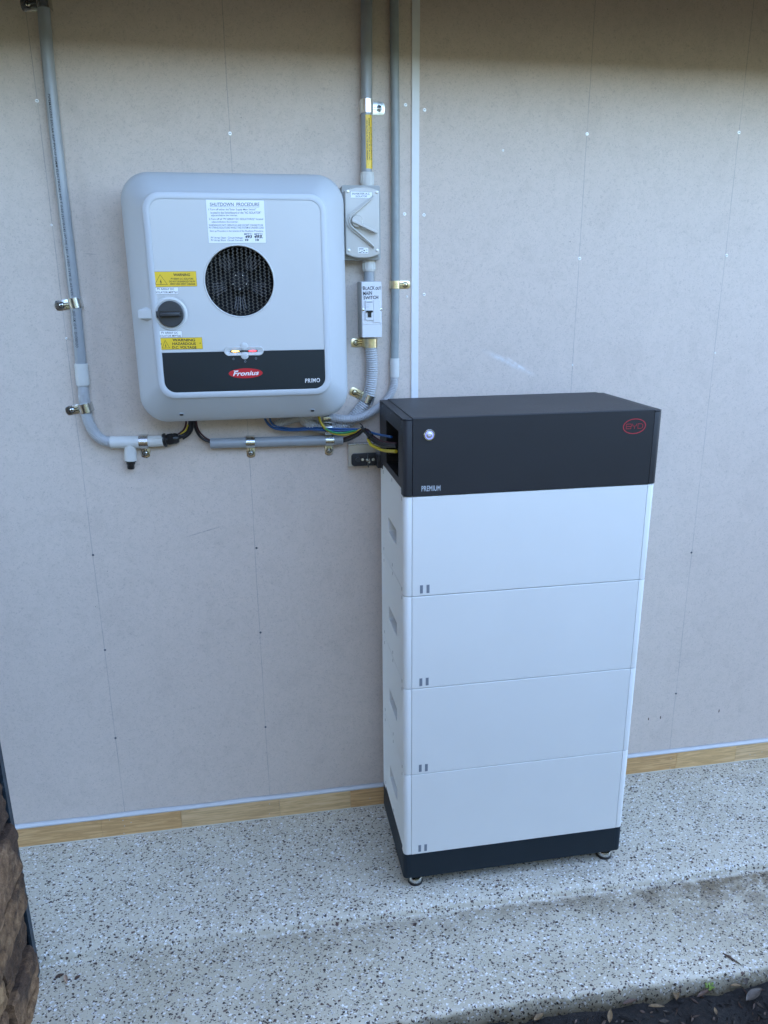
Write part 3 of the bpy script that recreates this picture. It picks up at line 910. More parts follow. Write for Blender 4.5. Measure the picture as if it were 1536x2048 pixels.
# fan behind the grille: five clusters of fins
b = MB()
for k in range(5):
    a0 = R(125 - 72 * k)
    for q in range(-2, 3):
        a = a0 + R(q * 6.5)
        d = Vector((math.cos(a), 0, math.sin(a))); pn = Vector((-d.z, 0, d.x)) * .0006
        A = fc + d * .032 + Vector((0, .018, 0)); B = fc + d * (.058 + .003 * (q % 2)) + Vector((0, .014, 0))
        b.poly([A - pn, A + pn, B + pn * 1.5, B - pn * 1.5], M['fin'], (0, .010, 0))
b.lathe((fc.x, PYY + .034, fc.z), (0, -1, 0), [(0, .022), (.006, .021), (.008, .015)], M['black_gap'], 32)
for a in (60, 120, 200, 270, 340):
    p = Vector((fc.x + .015 * math.cos(R(a)), PYY + .0165, fc.z + .015 * math.sin(R(a))))
    b.cyl(p, p + Vector((0, .003, 0)), .0011, M['screw'], seg=8)
b.build('fan', panel)
# dark strip
out = [Vector((gx1, PYY, zs - .0003)), Vector((gx0, PYY, zs - .0003))]
for cx_, cz_, a0 in ((gx0 + rad, gz0 + rad, 180), (gx1 - rad, gz0 + rad, 270)):
    for k in range(9):
        an = R(a0 + 90 * k / 8); out.append(Vector((cx_ + rad * math.cos(an), PYY, cz_ + rad * math.sin(an))))
b = MB(); b.poly(out, M['glassy_dark'], (0, -.0006, 0))
strip = b.build('display_strip', inv)
SY = PYY - .0010
b = MB()
lc = at(491.5, 746.5, SY); lw, lh = .0372, .0108
n = 48
b.poly([lc + Vector((lw * math.cos(2 * math.pi * i / n), 0, lh * math.sin(2 * math.pi * i / n))) for i in range(n)], M['red'])
b.textq('Fronius', ((466, 743), (518, 740.5), (518, 750), (466, 752.3)), SY - .0003, M['white_ink'], bold=.022, shear=.25)
A = at(467, 741.3, SY - .0003); B = at(477, 740.6, SY - .0003)
b.box((A.x, SY - .0003, A.z - .0011), (B.x, SY - .0002, A.z), M['white_ink'])
b.build('logo', strip)
b = MB(); b.textq('PRIMO', ((610.5, 757.3), (640, 756), (640, 764.3), (610.5, 765.6)), SY, M['white_ink'], bold=.008, spacing=1.1); b.build('lettering', strip)
# status light bezel
b = MB()
lcx = at(488, 702, PYY)
w2 = (at(528, 702, PYY).x - at(449, 702, PYY).x) / 2; h2 = .0100
def stad(w, h, Y, n=10, dz=0): return rrect(lcx.x - w, lcx.x + w, lcx.z - h + dz, lcx.z + h + dz, h * .999, Y, n)
b.rings([stad(w2, h2, PYY - .0005), stad(w2 - .0006, h2 - .0006, PYY - .0026), stad(w2 - .0022, h2 - .0022, PYY - .0030), stad(w2 - .0055, h2 - .0060, PYY - .0008)], M['abs_panel'])
bez = b.build('status_light', strip, 50)
for dz in (.0095, -.0095):
    b = MB(); b.lathe((lcx.x + .001, PYY - .0008, lcx.z + dz), (0, -1, 0), [(0, .0085), (.0014, .0082), (.0022, .0064)], M['abs_panel'], 28)
    b.build('button', bez, 50)
b = MB()
w3 = .0300
b.poly(stad(w3, .0016, PYY - .0032, 5), M['black'], (0, .0012, 0))
for sx_, mt in ((-1, M['led_y']), (1, M['led_r'])):
    xx = lcx.x + sx_ * .0185
    b.poly([Vector((xx + .0085 * math.cos(2 * math.pi * i / 20), PYY - .0035, lcx.z + .0013 * math.sin(2 * math.pi * i / 20))) for i in range(20)], mt)
    b.poly([Vector((xx + .0025 * math.cos(2 * math.pi * i / 20), PYY - .0037, lcx.z + .0015 * math.sin(2 * math.pi * i / 20))) for i in range(20)], mt)
b.build('indicator', bez)
for u, v in ((467, 718), (490.5, 723), (512, 716.5)):
    b = MB(); p = at(u, v, SY); rr_ = .0022
    n = 16
    b.rings([[p + Vector((rr_ * math.cos(2 * math.pi * i / n), 0, rr_ * math.sin(2 * math.pi * i / n))) for i in range(n)],
             [p + Vector((rr_ * .66 * math.cos(2 * math.pi * i / n), 0, rr_ * .66 * math.sin(2 * math.pi * i / n))) for i in range(n)]], M['grey_mark'], False, False)
    b.box((p.x - .0004, SY - .0001, p.z + (.001 if u < 500 else -.0034)), (p.x + .0004, SY, p.z + (.0032 if u < 500 else -.001)), M['grey_mark'])
    b.build('symbol', strip)
# dial
dc = at(341.5, 628, PYY); dr = (at(369, 628, PYY).x - at(314, 628, PYY).x) / 2
b = MB()
b.lathe((dc.x, PYY + .0005, dc.z), (0, -1, 0), [(0, dr + .0065), (.0012, dr + .0058), (.0024, dr + .0035), (.0022, dr + .0012), (-.0004, dr + .0004)], M['abs_panel'], 48)
dial = b.build('isolator_dial', inv, 50)
b = MB()
b.lathe((dc.x, PYY - .0002, dc.z), (0, -1, 0), [(0, dr - .0012), (.0060, dr - .0016), (.0072, dr - .0030)], M['dial'], 48)
b.box((dc.x - dr - .0012, PYY - .0050, dc.z - .0072), (dc.x - dr + .006, PYY - .0002, dc.z + .0062), M['dial'], .0006)
b.box((dc.x - .0225, PYY - .0079, dc.z - .0062), (dc.x + .0225, PYY - .0073, dc.z + .0062), M['black'])
b.box((dc.x - .0205, PYY - .0185, dc.z - .0042), (dc.x + .0205, PYY - .0078, dc.z + .0036), M['dial'], .0014)
b.build('knob', dial, 40)
b = MB()
stg = 'DC Disconnect'
ra, rh = dr + .0085, .0032
b.text(stg, lambda x, y: Vector((dc.x + (ra + rh * y) * math.cos(R(72 - x * 80)), PYY - .0004, dc.z + (ra + rh * y) * math.sin(R(72 - x * 80)))), M['pale_mark'], spacing=1.1)
b.build('lettering', dial); b = MB()
b.text('Unlock', lambda x, y: Vector((dc.x + (ra + rh * y) * math.cos(R(128 - x * 24)), PYY - .0004, dc.z + (ra + rh * y) * math.sin(R(128 - x * 24)))), M['pale_mark'], spacing=1.1)
b.build('lettering', dial)
# latch at the left rim
b = MB()
LYF = -.157
A = at(275.5, 621, LYF); B = at(303, 637, LYF)
xl, xr_, zt, zb = A.x, bx0 + .003, A.z, B.z
fl_ = lambda x: -.1005 - .058 * max(0, min(1, (x - (IX - .237)) / (bx0 - (IX - .237)))) ** .86 + .001    # flare surface
V = Vector
TL, TR, BL, BR = V((xl, LYF, zt)), V((xr_, -.1605, zt + .001)), V((xl, LYF + .001, zb + .001)), V((xr_, -.1605, zb))
UL, UR, DL, DR = V((xl + .002, fl_(xl), zt + .001)), V((xr_, fl_(xr_) + .02, zt + .013)), V((xl + .002, fl_(xl), zb)), V((xr_, fl_(xr_) + .02, zb - .014))
for q in ((TL, TR, BR, BL), (TL, UL, UR, TR), (BL, BR, DR, DL), (TL, BL, DL, UL)):
    b.poly(list(q), M['abs_panel'])
b.build('latch', body)
# housing screws along the bottom
for u, v in ((363, 829), (625, 821)):
    p = at(u, v, -.130)
    pz = p.z
    t_ = (pz - (IZ - .265)) / (bz0 - (IZ - .265))
    yy = -.1005 - .058 * (max(.02, min(1, t_)) ** .86)
    p = at(u, v, yy)
    nrm = Vector((0, -.62, -.78))
    b = MB(); b.lathe(p, nrm, [(-.001, .0062), (.0006, .0058), (.0007, .0046)], M['pale_mark'], 20)
    b.lathe(p, nrm, [(.0002, .0045), (.0011, .0043), (.0012, .002)], M['black'], 20)
    b.build('cover_screw', body, 40)

# stickers on the inverter
KY = PYY - .0005
def zz(zx, zy): return (400 + zx / 9.6, 390 + zy / 9.6)
def quad(b, q, Y, mat, th=.0005, frame=None):
    P = [at(u, v, Y) for u, v in q]
    b.poly(P, mat, (0, th, 0))
    if frame:
        c = sum(P, Vector()) / 4
        I = [p + (c - p).normalized() * .0012 for p in P]
        for i in range(4):
            k = (i + 1) % 4
            o_ = Vector((0, -.0001, 0)); w = .00035
            e = (P[k] - P[i]).normalized(); nn = Vector((-e.z, 0, e.x))
            if nn.dot(c - P[i]) < 0: nn = -nn
            b.poly([P[i] + o_, P[k] + o_, P[k] + nn * w + o_, P[i] + nn * w + o_], frame)
b = MB()
quad(b, (zz(103, 82), zz(1232, 98), zz(1275, 922), zz(165, 928)), KY, M['sticker'], frame=M['grey_mark'])
TY = KY - .0002
def tl(s, zx0, zy0, zx1, zy1, mat=None, **k):
    k.setdefault('bold', .004)
    b.textq(s, (*zz(zx0, zy0), *zz(zx1, zy1)), TY, mat or M['blue_ink'], **k)
tl('SHUTDOWN  PROCEDURE', 190, 147, 1138, 214)
A, B = at(*zz(195, 226), TY), at(*zz(1138, 226), TY)
b.box((A.x, TY, A.z), (B.x, TY + .0001, A.z + .0004), M['blue_ink'])
tl('1.Turn off either the"Solar Supply Main Switch"', 162, 258, 1075, 306)
tl('located in the Switchboard or the "AC ISOLATOR"', 203, 316, 1172, 360)
tl('adjacent/below the inverter.', 212, 372, 720, 418)
tl('2.Turn off all "PV ARRAY DC ISOLATOR(S)" located', 175, 442, 1210, 490)
tl('adjacent/below the inverter.', 224, 498, 735, 542)
tl('WARNING:DO NOT OPEN PLUG AND SOCKET CONNECTS OR', 168, 562, 1212, 598)
tl('PV STRING ISOLATORS WHILE THE SYSTEM IS UNDER LOAD', 170, 610, 1225, 646)
tl('Start up Procedure is the reverse of the Shutdown Procedure', 190, 674, 1212, 716)
tl('MPPT1', 850, 732, 1000, 768); tl('MPPT2', 1045, 732, 1200, 768)
tl('PV Array Open  Circuit Voltage:', 210, 802, 828, 848)
tl('PV Array Short  Circuit Current:', 212, 850, 830, 896)
tl('493', 862, 772, 1000, 832, M['marker'], bold=.04, shear=.2); tl('493.', 1035, 768, 1205, 832, M['marker'], bold=.04, shear=.2)
tl('10', 866, 842, 930, 884, M['marker'], bold=.05); tl('10', 1066, 842, 1132, 884, M['marker'], bold=.05)
b.build('instruction_sticker', inv)
def zw(zx, zy): return (260 + zx / 7.68, 520 + zy / 7.68)
def tri_bolt(b, P, mat, Y):          # P = apex, left, right in world
    c = sum(P, Vector()) / 3
    for i in range(3):
        A, B = P[i], P[(i + 1) % 3]; w = .0006
        e = (B - A).normalized(); nn = Vector((-e.z, 0, e.x))
        if nn.dot(c - A) < 0: nn = -nn
        b.poly([A, B, B + nn * w, A + nn * w], mat)
    h = (P[0].z - P[1].z)
    s = h * .30; o = c + Vector((0, 0, -h * .06))
    for pts in ([(.15, 1), (-.3, -.05), (.05, -.05)], [(.3, .12), (-.08, -1), (-.05, .12)]):
        b.poly([o + Vector((x * s, 0, y * s)) for x, y in pts], mat)
b = MB()
quad(b, (zw(337, 180), zw(1014, 172), zw(1032, 404), zw(360, 415)), KY, M['yellow'], frame=M['ink'])
tri_bolt(b, [at(*zw(461, 222), TY), at(*zw(377, 380), TY), at(*zw(578, 378), TY)], M['ink'], TY)
def wl(s, x0, y0, x1, y1, **k): b.textq(s, (*zw(x0, y0), *zw(x1, y1)), TY, M['ink'], **k)
wl('WARNING', 665, 206, 922, 248, bold=.02)
wl('PV ARRAY D.C. ISOLATORS', 627, 274, 972, 302, bold=.015)
wl('DO NOT DE-ENERGIZE THE PV', 602, 316, 1002, 344, bold=.015)
wl('ARRAY AND ARRAY CABLINGS', 614, 354, 1000, 382, bold=.015)
b.build('warning_sticker', inv, label='yellow warning sticker above the isolator dial')
b = MB()
quad(b, (zw(360, 420), zw(740, 415), zw(745, 524), zw(368, 530)), KY - .0001, M['sticker'], frame=M['ink'])
wl('PV ARRAY DC', 416, 430, 678, 462, bold=.006); wl('ISOLATOR MPPT#1', 385, 480, 730, 514, bold=.006)
b.build('name_sticker', inv, label='white name sticker above the isolator dial')
b = MB()
quad(b, (zw(426, 1086), zw(797, 1086), zw(802, 1186), zw(432, 1192)), KY - .0001, M['sticker'], frame=M['ink'])
wl('PV ARRAY DC', 482, 1102, 738, 1134, bold=.006); wl('ISOLATOR MPPT#2', 445, 1150, 785, 1182, bold=.006)
b.build('name_sticker', inv, label='white name sticker below the isolator dial')
b = MB()
quad(b, (zw(440, 1200), zw(1104, 1187), zw(1120, 1364), zw(458, 1380)), KY, M['yellow'], frame=M['ink'])
tri_bolt(b, [at(*zw(540, 1232), TY), at(*zw(490, 1355), TY), at(*zw(612, 1352), TY)], M['ink'], TY)
wl('WARNING', 652, 1208, 1000, 1250, bold=.025); wl('HAZARDOUS', 650, 1266, 1010, 1306, bold=.025); wl('D.C. VOLTAGE', 648, 1322, 1020, 1362, bold=.025)
for q in ((480, 1290), (1077, 1278)):
    p = at(*zw(*q), TY); b.cyl(p, p + Vector((0, .0003, 0)), .0011, M['ink'], seg=12)
b.build('warning_sticker', inv, label='yellow hazardous voltage sticker below the isolator dial')

# ------------------------------------------------------------------ saddle clamps
def clamp(u, v, ang, flange, r, w, yaxis, label, mat=None, smat=None, fl=.034, plate=None):
    """u,v pixel of the pipe centre under the strap; ang = pipe direction in the wall plane in degrees from vertical (clockwise);
    flange = +1 / -1 side of the pipe the ear sticks out of."""
    mat = mat or M['zinc']; plate = plate or mat; smat = smat or M['zinc']
    c = at(u, v, -yaxis); c = Vector((c.x, 0, c.z))
    al = Vector((math.sin(R(ang)), 0, math.cos(R(ang))))        # along the pipe
    sd_ = Vector((math.cos(R(ang)), 0, -math.sin(R(ang)))) * flange
    nn = Vector((0, -1, 0))
    M4 = Matrix((al, sd_, nn)).transposed().to_4x4(); M4.translation = c
    t = thing('saddle_clamp', label, 'clamp', c, 'metal saddle clamps holding the conduits')
    b = MB(); b.M = M4
    # strap: up the far side, over the pipe and down to the ear; coordinates (along, side, out)
    R_o = r + .0016; R_i = r + .0002; n = 20; pr = []
    outer = [(-R_o, .0002), (-R_o, yaxis)]
    outer += [(-R_o * math.cos(R(180 * k / n)), yaxis + R_o * math.sin(R(180 * k / n))) for k in range(1, n)]
    outer += [(R_o, yaxis), (R_o, .0022), (R_o + .001, .0014)]
    inner = [(R_i + .001, .0002), (R_i, .0012), (R_i, yaxis)] + [(R_i * math.cos(R(180 * k / n)), yaxis + R_i * math.sin(R(180 * k / n))) for k in range(1, n)] + [(-R_i, yaxis), (-R_i, .0002)]
    prof = outer + inner
    ra = [Vector((-w / 2, a, z)) for a, z in prof]; rb = [Vector((w / 2, a, z)) for a, z in prof]
    b.rings([ra, rb], mat, True, True, smooth=False)
    # two stiffening beads
    b.build('strap', t, 35)
    b = MB(); b.M = M4
    hw_ = w / 2
    s0, s1 = R_o + .0005, R_o + fl
    pts = [(-hw_, s0), (-hw_, s1 - .006)]
    for k in range(1, 8):
        a = R(180 * k / 8); pts.append((-hw_ * math.cos(a), s1 - .006 + .006 * math.sin(a)))
    pts += [(hw_, s1 - .006), (hw_, s0)]
    b.poly([Vector((x, y, .0004)) for x, y in pts], plate, (0, 0, .0014), .0004)
    # raised keyhole rim
    sc = R_o + fl * .55
    rr_, w_ = .0062, .0009
    path = [(-.0026, s0 + .001), (-.0026, sc - rr_ * .9)] + [(rr_ * math.sin(R(a)), sc - rr_ * math.cos(R(a))) for a in range(-25, -336, -25)] + [(.0026, sc - rr_ * .9), (.0026, s0 + .001)]
    b.tube([Vector((x, y, .0019)) for x, y in path], w_, M['black'], seg=6, step=.002)
    b.build('ear', t, 40)
    b = MB(); b.M = M4
    b.lathe((0, sc, .0016), (0, 0, 1), [(0, .0050), (.0012, .0048), (.0026, .0030), (.0030, .0012)], smat, 20)
    for a in (20, 110):
        b.box((-.0028, sc - .0005, .0040), (.0028, sc + .0005, .0047), M['black'], rot=Matrix.Rotation(R(a), 3, 'Z'), piv=(0, sc, .004))
    b.build('screw', t, 40)
    return t

# ------------------------------------------------------------------ left conduit
PR = .0126
def atl(lst, Y): return [at(u, v, Y) for u, v in lst]
lc_ = thing('conduit', 'long grey conduit down the left side bending into a pale tee fitting', 'conduit', at(160, 727, -.016))
pipe_pts = [at(u, v, -.0165) for u, v in ((80, -90), (86, 0), (94, 100), (104, 200), (114.5, 300), (126.5, 400), (138.5, 500), (150.5, 605), (163, 735))]
b = MB(); b.tube(pipe_pts, PR, M['grey_pvc'], seg=28)
pth = smooth_path(pipe_pts, .002)
# printed writing runs down the pipe
def pipe_text(b, s, v0, v1, off, hgt):
    zA = at(100, v0, -.0165).z; zB = at(150, v1, -.0165).z
    idx = [i for i, p in enumerate(pth) if zB <= p.z <= zA]
    i0, i1 = idx[0], idx[-1]
    def fn(x, y):
        t = i0 + x * (i1 - i0); i = int(t); i = min(i, len(pth) - 2)
        p = pth[i].lerp(pth[i + 1], t - i)
        ang = R(off) + (y - .5) * hgt / PR
        return p + Vector((math.sin(ang) * (PR + .0002), -math.cos(ang) * (PR + .0002), 0))
    b.text(s, fn, M['ink'], bold=.004, spacing=1.1, shear=.15)
b.build('pipe', lc_, 50)
b = MB()
pipe_text(b, 'PIPEMAKERS SOLAR REP PVC-U 25MM ELECTRICAL HD T 0/60 (22/10/24) (07:24) L8/1 A (ISO TYPE 5) AS/NZS', 190, 592, -14, .0062)
b.build('printed_text', lc_); b = MB()
pipe_text(b, '2053-AMI 02351 25HD00NSO', 620, 696, -14, .0062)
b.build('printed_text', lc_)
b = MB(); b.tube(atl(((162, 727), (166, 770)), -.0165), PR + .0026, M['pale_pvc'], seg=28)
b.build('coupling', lc_, 50)
hose_pts = atl(((166, 768), (168.5, 798), (174, 832), (186, 861), (204, 879), (226, 884.5)), -.0165)
b = MB(); b.tube(hose_pts, PR + .0006, M['hose'], seg=24, corr=.0030, pitch=.0034); b.build('corrugated_hose', lc_)
b = MB(); b.tube(atl(((221, 884.8), (290, 884)), -.0165), PR + .0022, M['pale_pvc'], seg=28)
b.tube(atl(((285, 884), (328, 881)), -.0165), PR + .0012, M['pale_pvc'], seg=28)
for dv in (-6, -1, 5):
    b.tube([at(306, 883 + dv, -.029), at(327, 882 + dv, -.029)], .0011, M['pale_pvc'], seg=6)
p0, p1 = at(260, 884, -.0165), at(261.5, 921, -.0165)
b.cyl(p0, p1, PR + .0014, M['pale_pvc'], seg=28)
b.build('tee_fitting', lc_, 50)
b = MB(); q0, q1 = at(261.6, 920, -.0165), at(262, 942, -.0165)
dv = (q1 - q0).normalized()
b.lathe(q0, dv, [(0, .0128), (.004, .0130), (.0045, .0105), (.010, .0105), (.0105, .0088), (.020, .0086), (.022, .0075), (.0225, .005)], M['black'], 24); b.build('drain_plug', lc_, 40)
b = MB(); q0, q1 = at(326, 881, -.0165), at(362, 875, -.0165)
dv = (q1 - q0).normalized(); L = (q1 - q0).length
b.lathe(q0, dv, [(0, .0145), (.003, .0168), (.0075, .0168), (.008, .0122), (.012, .0122)], M['black'], 24)
b.lathe(q0 + dv * .012, dv, [(0, .0140), (.001, .0150), (.012, .0150), (.0135, .0138)], M['black'], 6)
b.lathe(q0 + dv * .0255, dv, [(0, .0136), (.006, .0134), (.012, .0105), (.0125, .008)], M['black'], 12)
b.build('cable_gland', lc_, 40)

# ------------------------------------------------------------------ middle conduit
mcx = .1500
md_ = thing('conduit', 'grey conduit with yellow warning sticker entering the top of the isolator switch', 'conduit', (mcx, -.02, 1.70))
b = MB(); b.tube([at(733, -90, -.0185), at(733, 0, -.0185), at(733, 345, -.0185), at(734, 366, -.0185)], PR, M['grey_pvc'], seg=28); b.build('pipe', md_, 50)
b = MB(); q0, q1 = at(734, 345, -.0185), at(734.5, 370, -.0185); dv = (q1 - q0).normalized()
b.lathe(q0, dv, [(0, .0150), (.001, .0162), (.004, .0162), (.0045, .0156), (.024, .0156), (.026, .0150), (.032, .0150)], M['pale_pvc'], 28)
for k in range(14):
    a = 2 * math.pi * k / 14; o = Vector((math.cos(a), math.sin(a), 0)) * .0156
    b.box(q0 + o + Vector((-.0007, -.0007, -.022)), q0 + o + Vector((.0007, .0007, -.006)), M['pale_pvc'])
b.build('adaptor', md_, 50)
# the yellow sticker wraps the pipe
def stk(u0, v0, u1, v1): return None
zt_, zb_ = at(736, 229, -.031).z, at(736, 337, -.031).z
pcx = at(733.3, 283, -.0185).x
def wrap(x, y, rr_=PR + .0003, a0=-8, a1=62, fn_u=None):
    ang = R(a0 + (a1 - a0) * x); zc_ = zb_ + (zt_ - zb_) * y
    return Vector((pcx + math.sin(ang) * rr_, -.0185 - math.cos(ang) * rr_, zc_))
b = MB()
rsx = [[wrap(i / 12, j, a0=-18, a1=66) for j in (0, 1)] for i in range(13)]
b.rings(rsx, M['yellow'], False, False, closed=False)
def vt(s, x0, x1, y0, y1, **k):   # text reading upwards along the pipe
    b.text(s, lambda x, y: wrap(x0 + (x1 - x0) * (1 - y), y0 + (y1 - y0) * x, PR + .0006, -18, 66), M['ink'], bold=.01, **k)
vt('WARNING: LOADS MUST BE ISOLATED AND', .10, .26, .16, .90)
vt('CIRCUIT MUST BE TESTED FOR THE ABSENCE', .36, .54, .16, .94)
vt('OF CURRENT BEFORE UNMATING', .64, .82, .16, .78)
wp = lambda x, y: wrap(x, y, PR + .0006, -18, 66)
A, B, C = wp(.25, .085), wp(.85, .04), wp(.85, .13)
for P_, Q_ in ((A, B), (B, C), (C, A)):
    b.tube([P_, Q_], .0003, M['ink'], seg=4)
b.build('warning_sticker', md_)

# ------------------------------------------------------------------ AC isolator switch
iso = thing('isolator_switch', 'pale grey isolator switch with V-shaped knob guard beside the inverter', 'switch', at(722, 520, 0))
A, B = at(683, 370, -.044), at(761.5, 520, -.044)
b = MB()
b.poly(rrect(A.x, B.x, B.z, A.z, .004, -.001, 4), M['iso_base'], (0, -.043, 0), .001)
b.build('base', iso, 35)
A, B = at(689, 373, -.066), at(759.5, 516, -.066)
x0, x1, z0, z1 = A.x, B.x, B.z, A.z
pts = []
for k in range(13):
    s = k / 12; pts.append(Vector((x0 + (x1 - x0) * s, -.0435, z0 + .009 * (abs(2 * s - 1) ** 2.2))))
for k in range(13):
    s = 1 - k / 12; pts.append(Vector((x0 + (x1 - x0) * s, -.0435, z1 - .008 * (abs(2 * s - 1) ** 2.2))))
b = MB(); b.poly(pts, M['iso'], (0, -.022, 0), .003, 3)
cov = b.build('cover', iso, 35)
CY = -.0655
# raised V guard
def wpt(u, v, Y=CY): return at(u, v, Y)
vx, vz_ = wpt(713, 443).x, wpt(713, 443).z
tipU, tipL = wpt(755, 397), wpt(756, 491)
ro, ri = .0205, .0160
def vshape(ro, Y0, Y1, mat, b, tipx=None, cut=0, ri=None):
    cen = Vector((vx, Y0, vz_))
    dU = Vector((tipU.x - vx, 0, tipU.z - vz_)); dL = Vector((tipL.x - vx, 0, tipL.z - vz_))
    o = []
    du = (dU - Vector((0, 0, ro * .6))).normalized(); dl = (dL + Vector((0, 0, ro * .6))).normalized()
    nu = Vector((-du.z, 0, du.x)); nl = Vector((dl.z, 0, -dl.x))
    LU = dU.length * .93 - cut; LL = dL.length * .93 - cut
    outer = [cen + nu * ro + du * LU]
    a0 = math.atan2(nu.z, nu.x); a1 = math.atan2(nl.z, nl.x) + 0
    if a1 < a0: a1 += 2 * math.pi
    arc = [cen + Vector((math.cos(a0 + (a1 - a0) * k / 16), 0, math.sin(a0 + (a1 - a0) * k / 16))) * ro for k in range(17)]
    outer += arc + [cen + nl * ro + dl * LL]
    inner_arc = [cen + Vector((math.cos(a1 + (a0 - a1) * k / 16), 0, math.sin(a1 + (a0 - a1) * k / 16))) * ri for k in range(17)]
    inn = [cen + nl * ri + dl * (LL - .008)] + inner_arc + [cen + nu * ri + du * (LU - .008)]
    b.poly(outer + inn, mat, (0, Y1 - Y0, 0), .0007)
b = MB()
vshape(.0225, CY + .001, CY - .005, M['iso'], b, ri=.0182)
vshape(.0182, CY + .0005, CY - .010, M['iso'], b, ri=.0152)
b.build('knob_guard', cov)
b = MB()
b.lathe((vx, CY, vz_), (0, -1, 0), [(0, .0148), (.003, .0146), (.0036, .0138)], M['iso'], 32)
b.lathe((vx, CY - .0035, vz_), (0, -1, 0), [(0, .0132), (.0060, .0128), (.0072, .0118)], M['iso'], 32)
ha, hb_ = wpt(704, 441, CY - .012), wpt(754, 465, CY - .012)
d = (hb_ - ha).normalized(); pn = Vector((-d.z, 0, d.x)) * .0030
b.poly([ha - pn + Vector((0, .006, 0)), ha + pn + Vector((0, .006, 0)), hb_ + pn * .85 + Vector((0, .006, 0)), hb_ - pn * .85 + Vector((0, .006, 0))], M['iso'], (0, -.011, 0), .0012)
b.build('knob', cov, 40)
for u, v in ((695.5, 383), (753.5, 384.5), (698, 501), (754.5, 501)):
    b = MB(); p = at(u, v, CY); b.lathe((p.x, CY + .0005, p.z), (0, -1, 0), [(0, .0038), (.0012, .0036), (.0018, .0022)], M['alu'], 16); b.build('screw', cov, 40)
b = MB()
quad(b, ((701, 382), (744.5, 384), (744.5, 397.5), (701, 396)), CY - .0005, M['sticker'], frame=M['blue_ink'])
b.textq('INVERTER A.C.', (704.5, 385.6, 740.5, 389.4), CY - .0007, M['blue_ink'], bold=.004)
b.textq('ISOLATOR', (711.5, 390.8, 734, 394.4), CY - .0007, M['blue_ink'], bold=.004)
b.build('name_sticker', cov)
b = MB()
quad(b, ((716, 495), (736.3, 495.5), (736.3, 507), (716.5, 506.5)), CY - .0005, M['sticker'])
for (u0, v0, u1, v1) in ((717.5, 497, 727, 498.6), (717.5, 500, 720, 501), (722, 502, 726, 503), (727, 500, 730, 502), (732, 499.5, 735, 500.5), (717.5, 504.2, 723, 505.6), (725.5, 504.4, 729, 505.6), (731, 504.4, 735, 505.6)):
    A, B = at(u0, v0, CY - .0007), at(u1, v1, CY - .0007); b.box((A.x, CY - .0008, B.z), (B.x, CY - .0006, A.z), M['ink'])
b.build('rating_sticker', cov)

# ------------------------------------------------------------------ short conduit between the boxes, breaker box
sc_ = thing('conduit', 'short grey conduit between the isolator switch and the white breaker box', 'conduit', at(738, 545, -.02))
b = MB(); b.tube([at(738, 520, -.020), at(738.5, 572, -.020)], PR, M['grey_pvc'], seg=28); b.build('pipe', sc_, 50)
b = MB(); q0, q1 = at(737.5, 518, -.020), at(738, 542, -.020); dv = (q1 - q0).normalized()
b.lathe(q0, dv, [(0, .0150), (.008, .0150), (.0085, .0156), (.024, .0156), (.0245, .0150), (.028, .0148)], M['pale_pvc'], 28)
for k in range(14):
    a = 2 * math.pi * k / 14; o = Vector((math.cos(a), math.sin(a), 0)) * .0156
    b.box(q0 + o + Vector((-.0007, -.0007, -.023)), q0 + o + Vector((.0007, .0007, -.010)), M['pale_pvc'])
b.build('adaptor', sc_, 50)
bx = thing('breaker_box', 'small white breaker box with handwritten words and a black toggle', 'breaker box', at(742, 675, 0))
BYF = -.062
A, B = at(723, 563.5, BYF), at(764, 674.5, BYF)
BA, BB = A, B
b = MB(); b.box((A.x - .0015, -.048, B.z - .0005), (B.x + .0008, -.0005, A.z + .0008), M['iso_base'], .001)
b.build('base', bx)
b = MB(); b.box((A.x, BYF, B.z), (B.x, -.0482, A.z), M['white_pl'], .0012)
zm = at(742, 649, BYF).z
b.box((A.x + .0003, BYF - .0008, zm), (B.x - .0003, BYF + .001, A.z - .0003), M['white_pl'], .0004)
cvr = b.build('cover', bx)
HY = BYF - .0011
b = MB()
k_ = dict(bold=.018)
b.textq('B', ((725.5, 573), (730, 572), (730.5, 579.5), (726, 580)), HY, M['marker'], **k_)
b.textq('LACK', ((731, 573.5), (749.5, 572), (749.5, 579.5), (731, 580.3)), HY, M['marker'], bold=.018, shear=.05)
b.textq('OUT', ((751, 574), (762, 573), (762, 579), (751, 580)), HY, M['marker'], bold=.02)
b.textq('MAIN', ((726, 583), (744, 582), (744, 589.5), (726.5, 591)), HY, M['marker'], bold=.018)
b.textq('SWITCH', ((727, 592.5), (756.5, 591), (756.5, 598), (727, 599)), HY, M['marker'], bold=.02)
b.build('handwriting', cvr)
b = MB()
A, B = at(731, 601, BYF - .004), at(746.5, 640, BYF - .004)
b.box((A.x, BYF - .0045, B.z), (B.x, BYF - .0005, A.z), M['white_pl'], .0006)
A2, B2 = at(746.7, 600, BYF - .003), at(761, 645, BYF - .003)
b.box((A2.x, BYF - .0030, B2.z), (B2.x, BYF - .0005, A2.z), M['white_pl'], .0006)
brk_ = b.build('circuit_breaker', cvr)
b = MB()
A3, B3 = at(732.5, 621, BYF - .006), at(745.5, 624.5, BYF - .006)
b.box((A3.x, BYF - .009, B3.z), (B3.x, BYF - .0040, A3.z), M['black'], .0006)
A3, B3 = at(735.5, 624, BYF - .006), at(743, 634.5, BYF - .006)
b.box((A3.x, BYF - .0062, B3.z), (B3.x, BYF - .0040, A3.z), M['black'], .0006)
b.build('toggle', brk_)
b = MB()
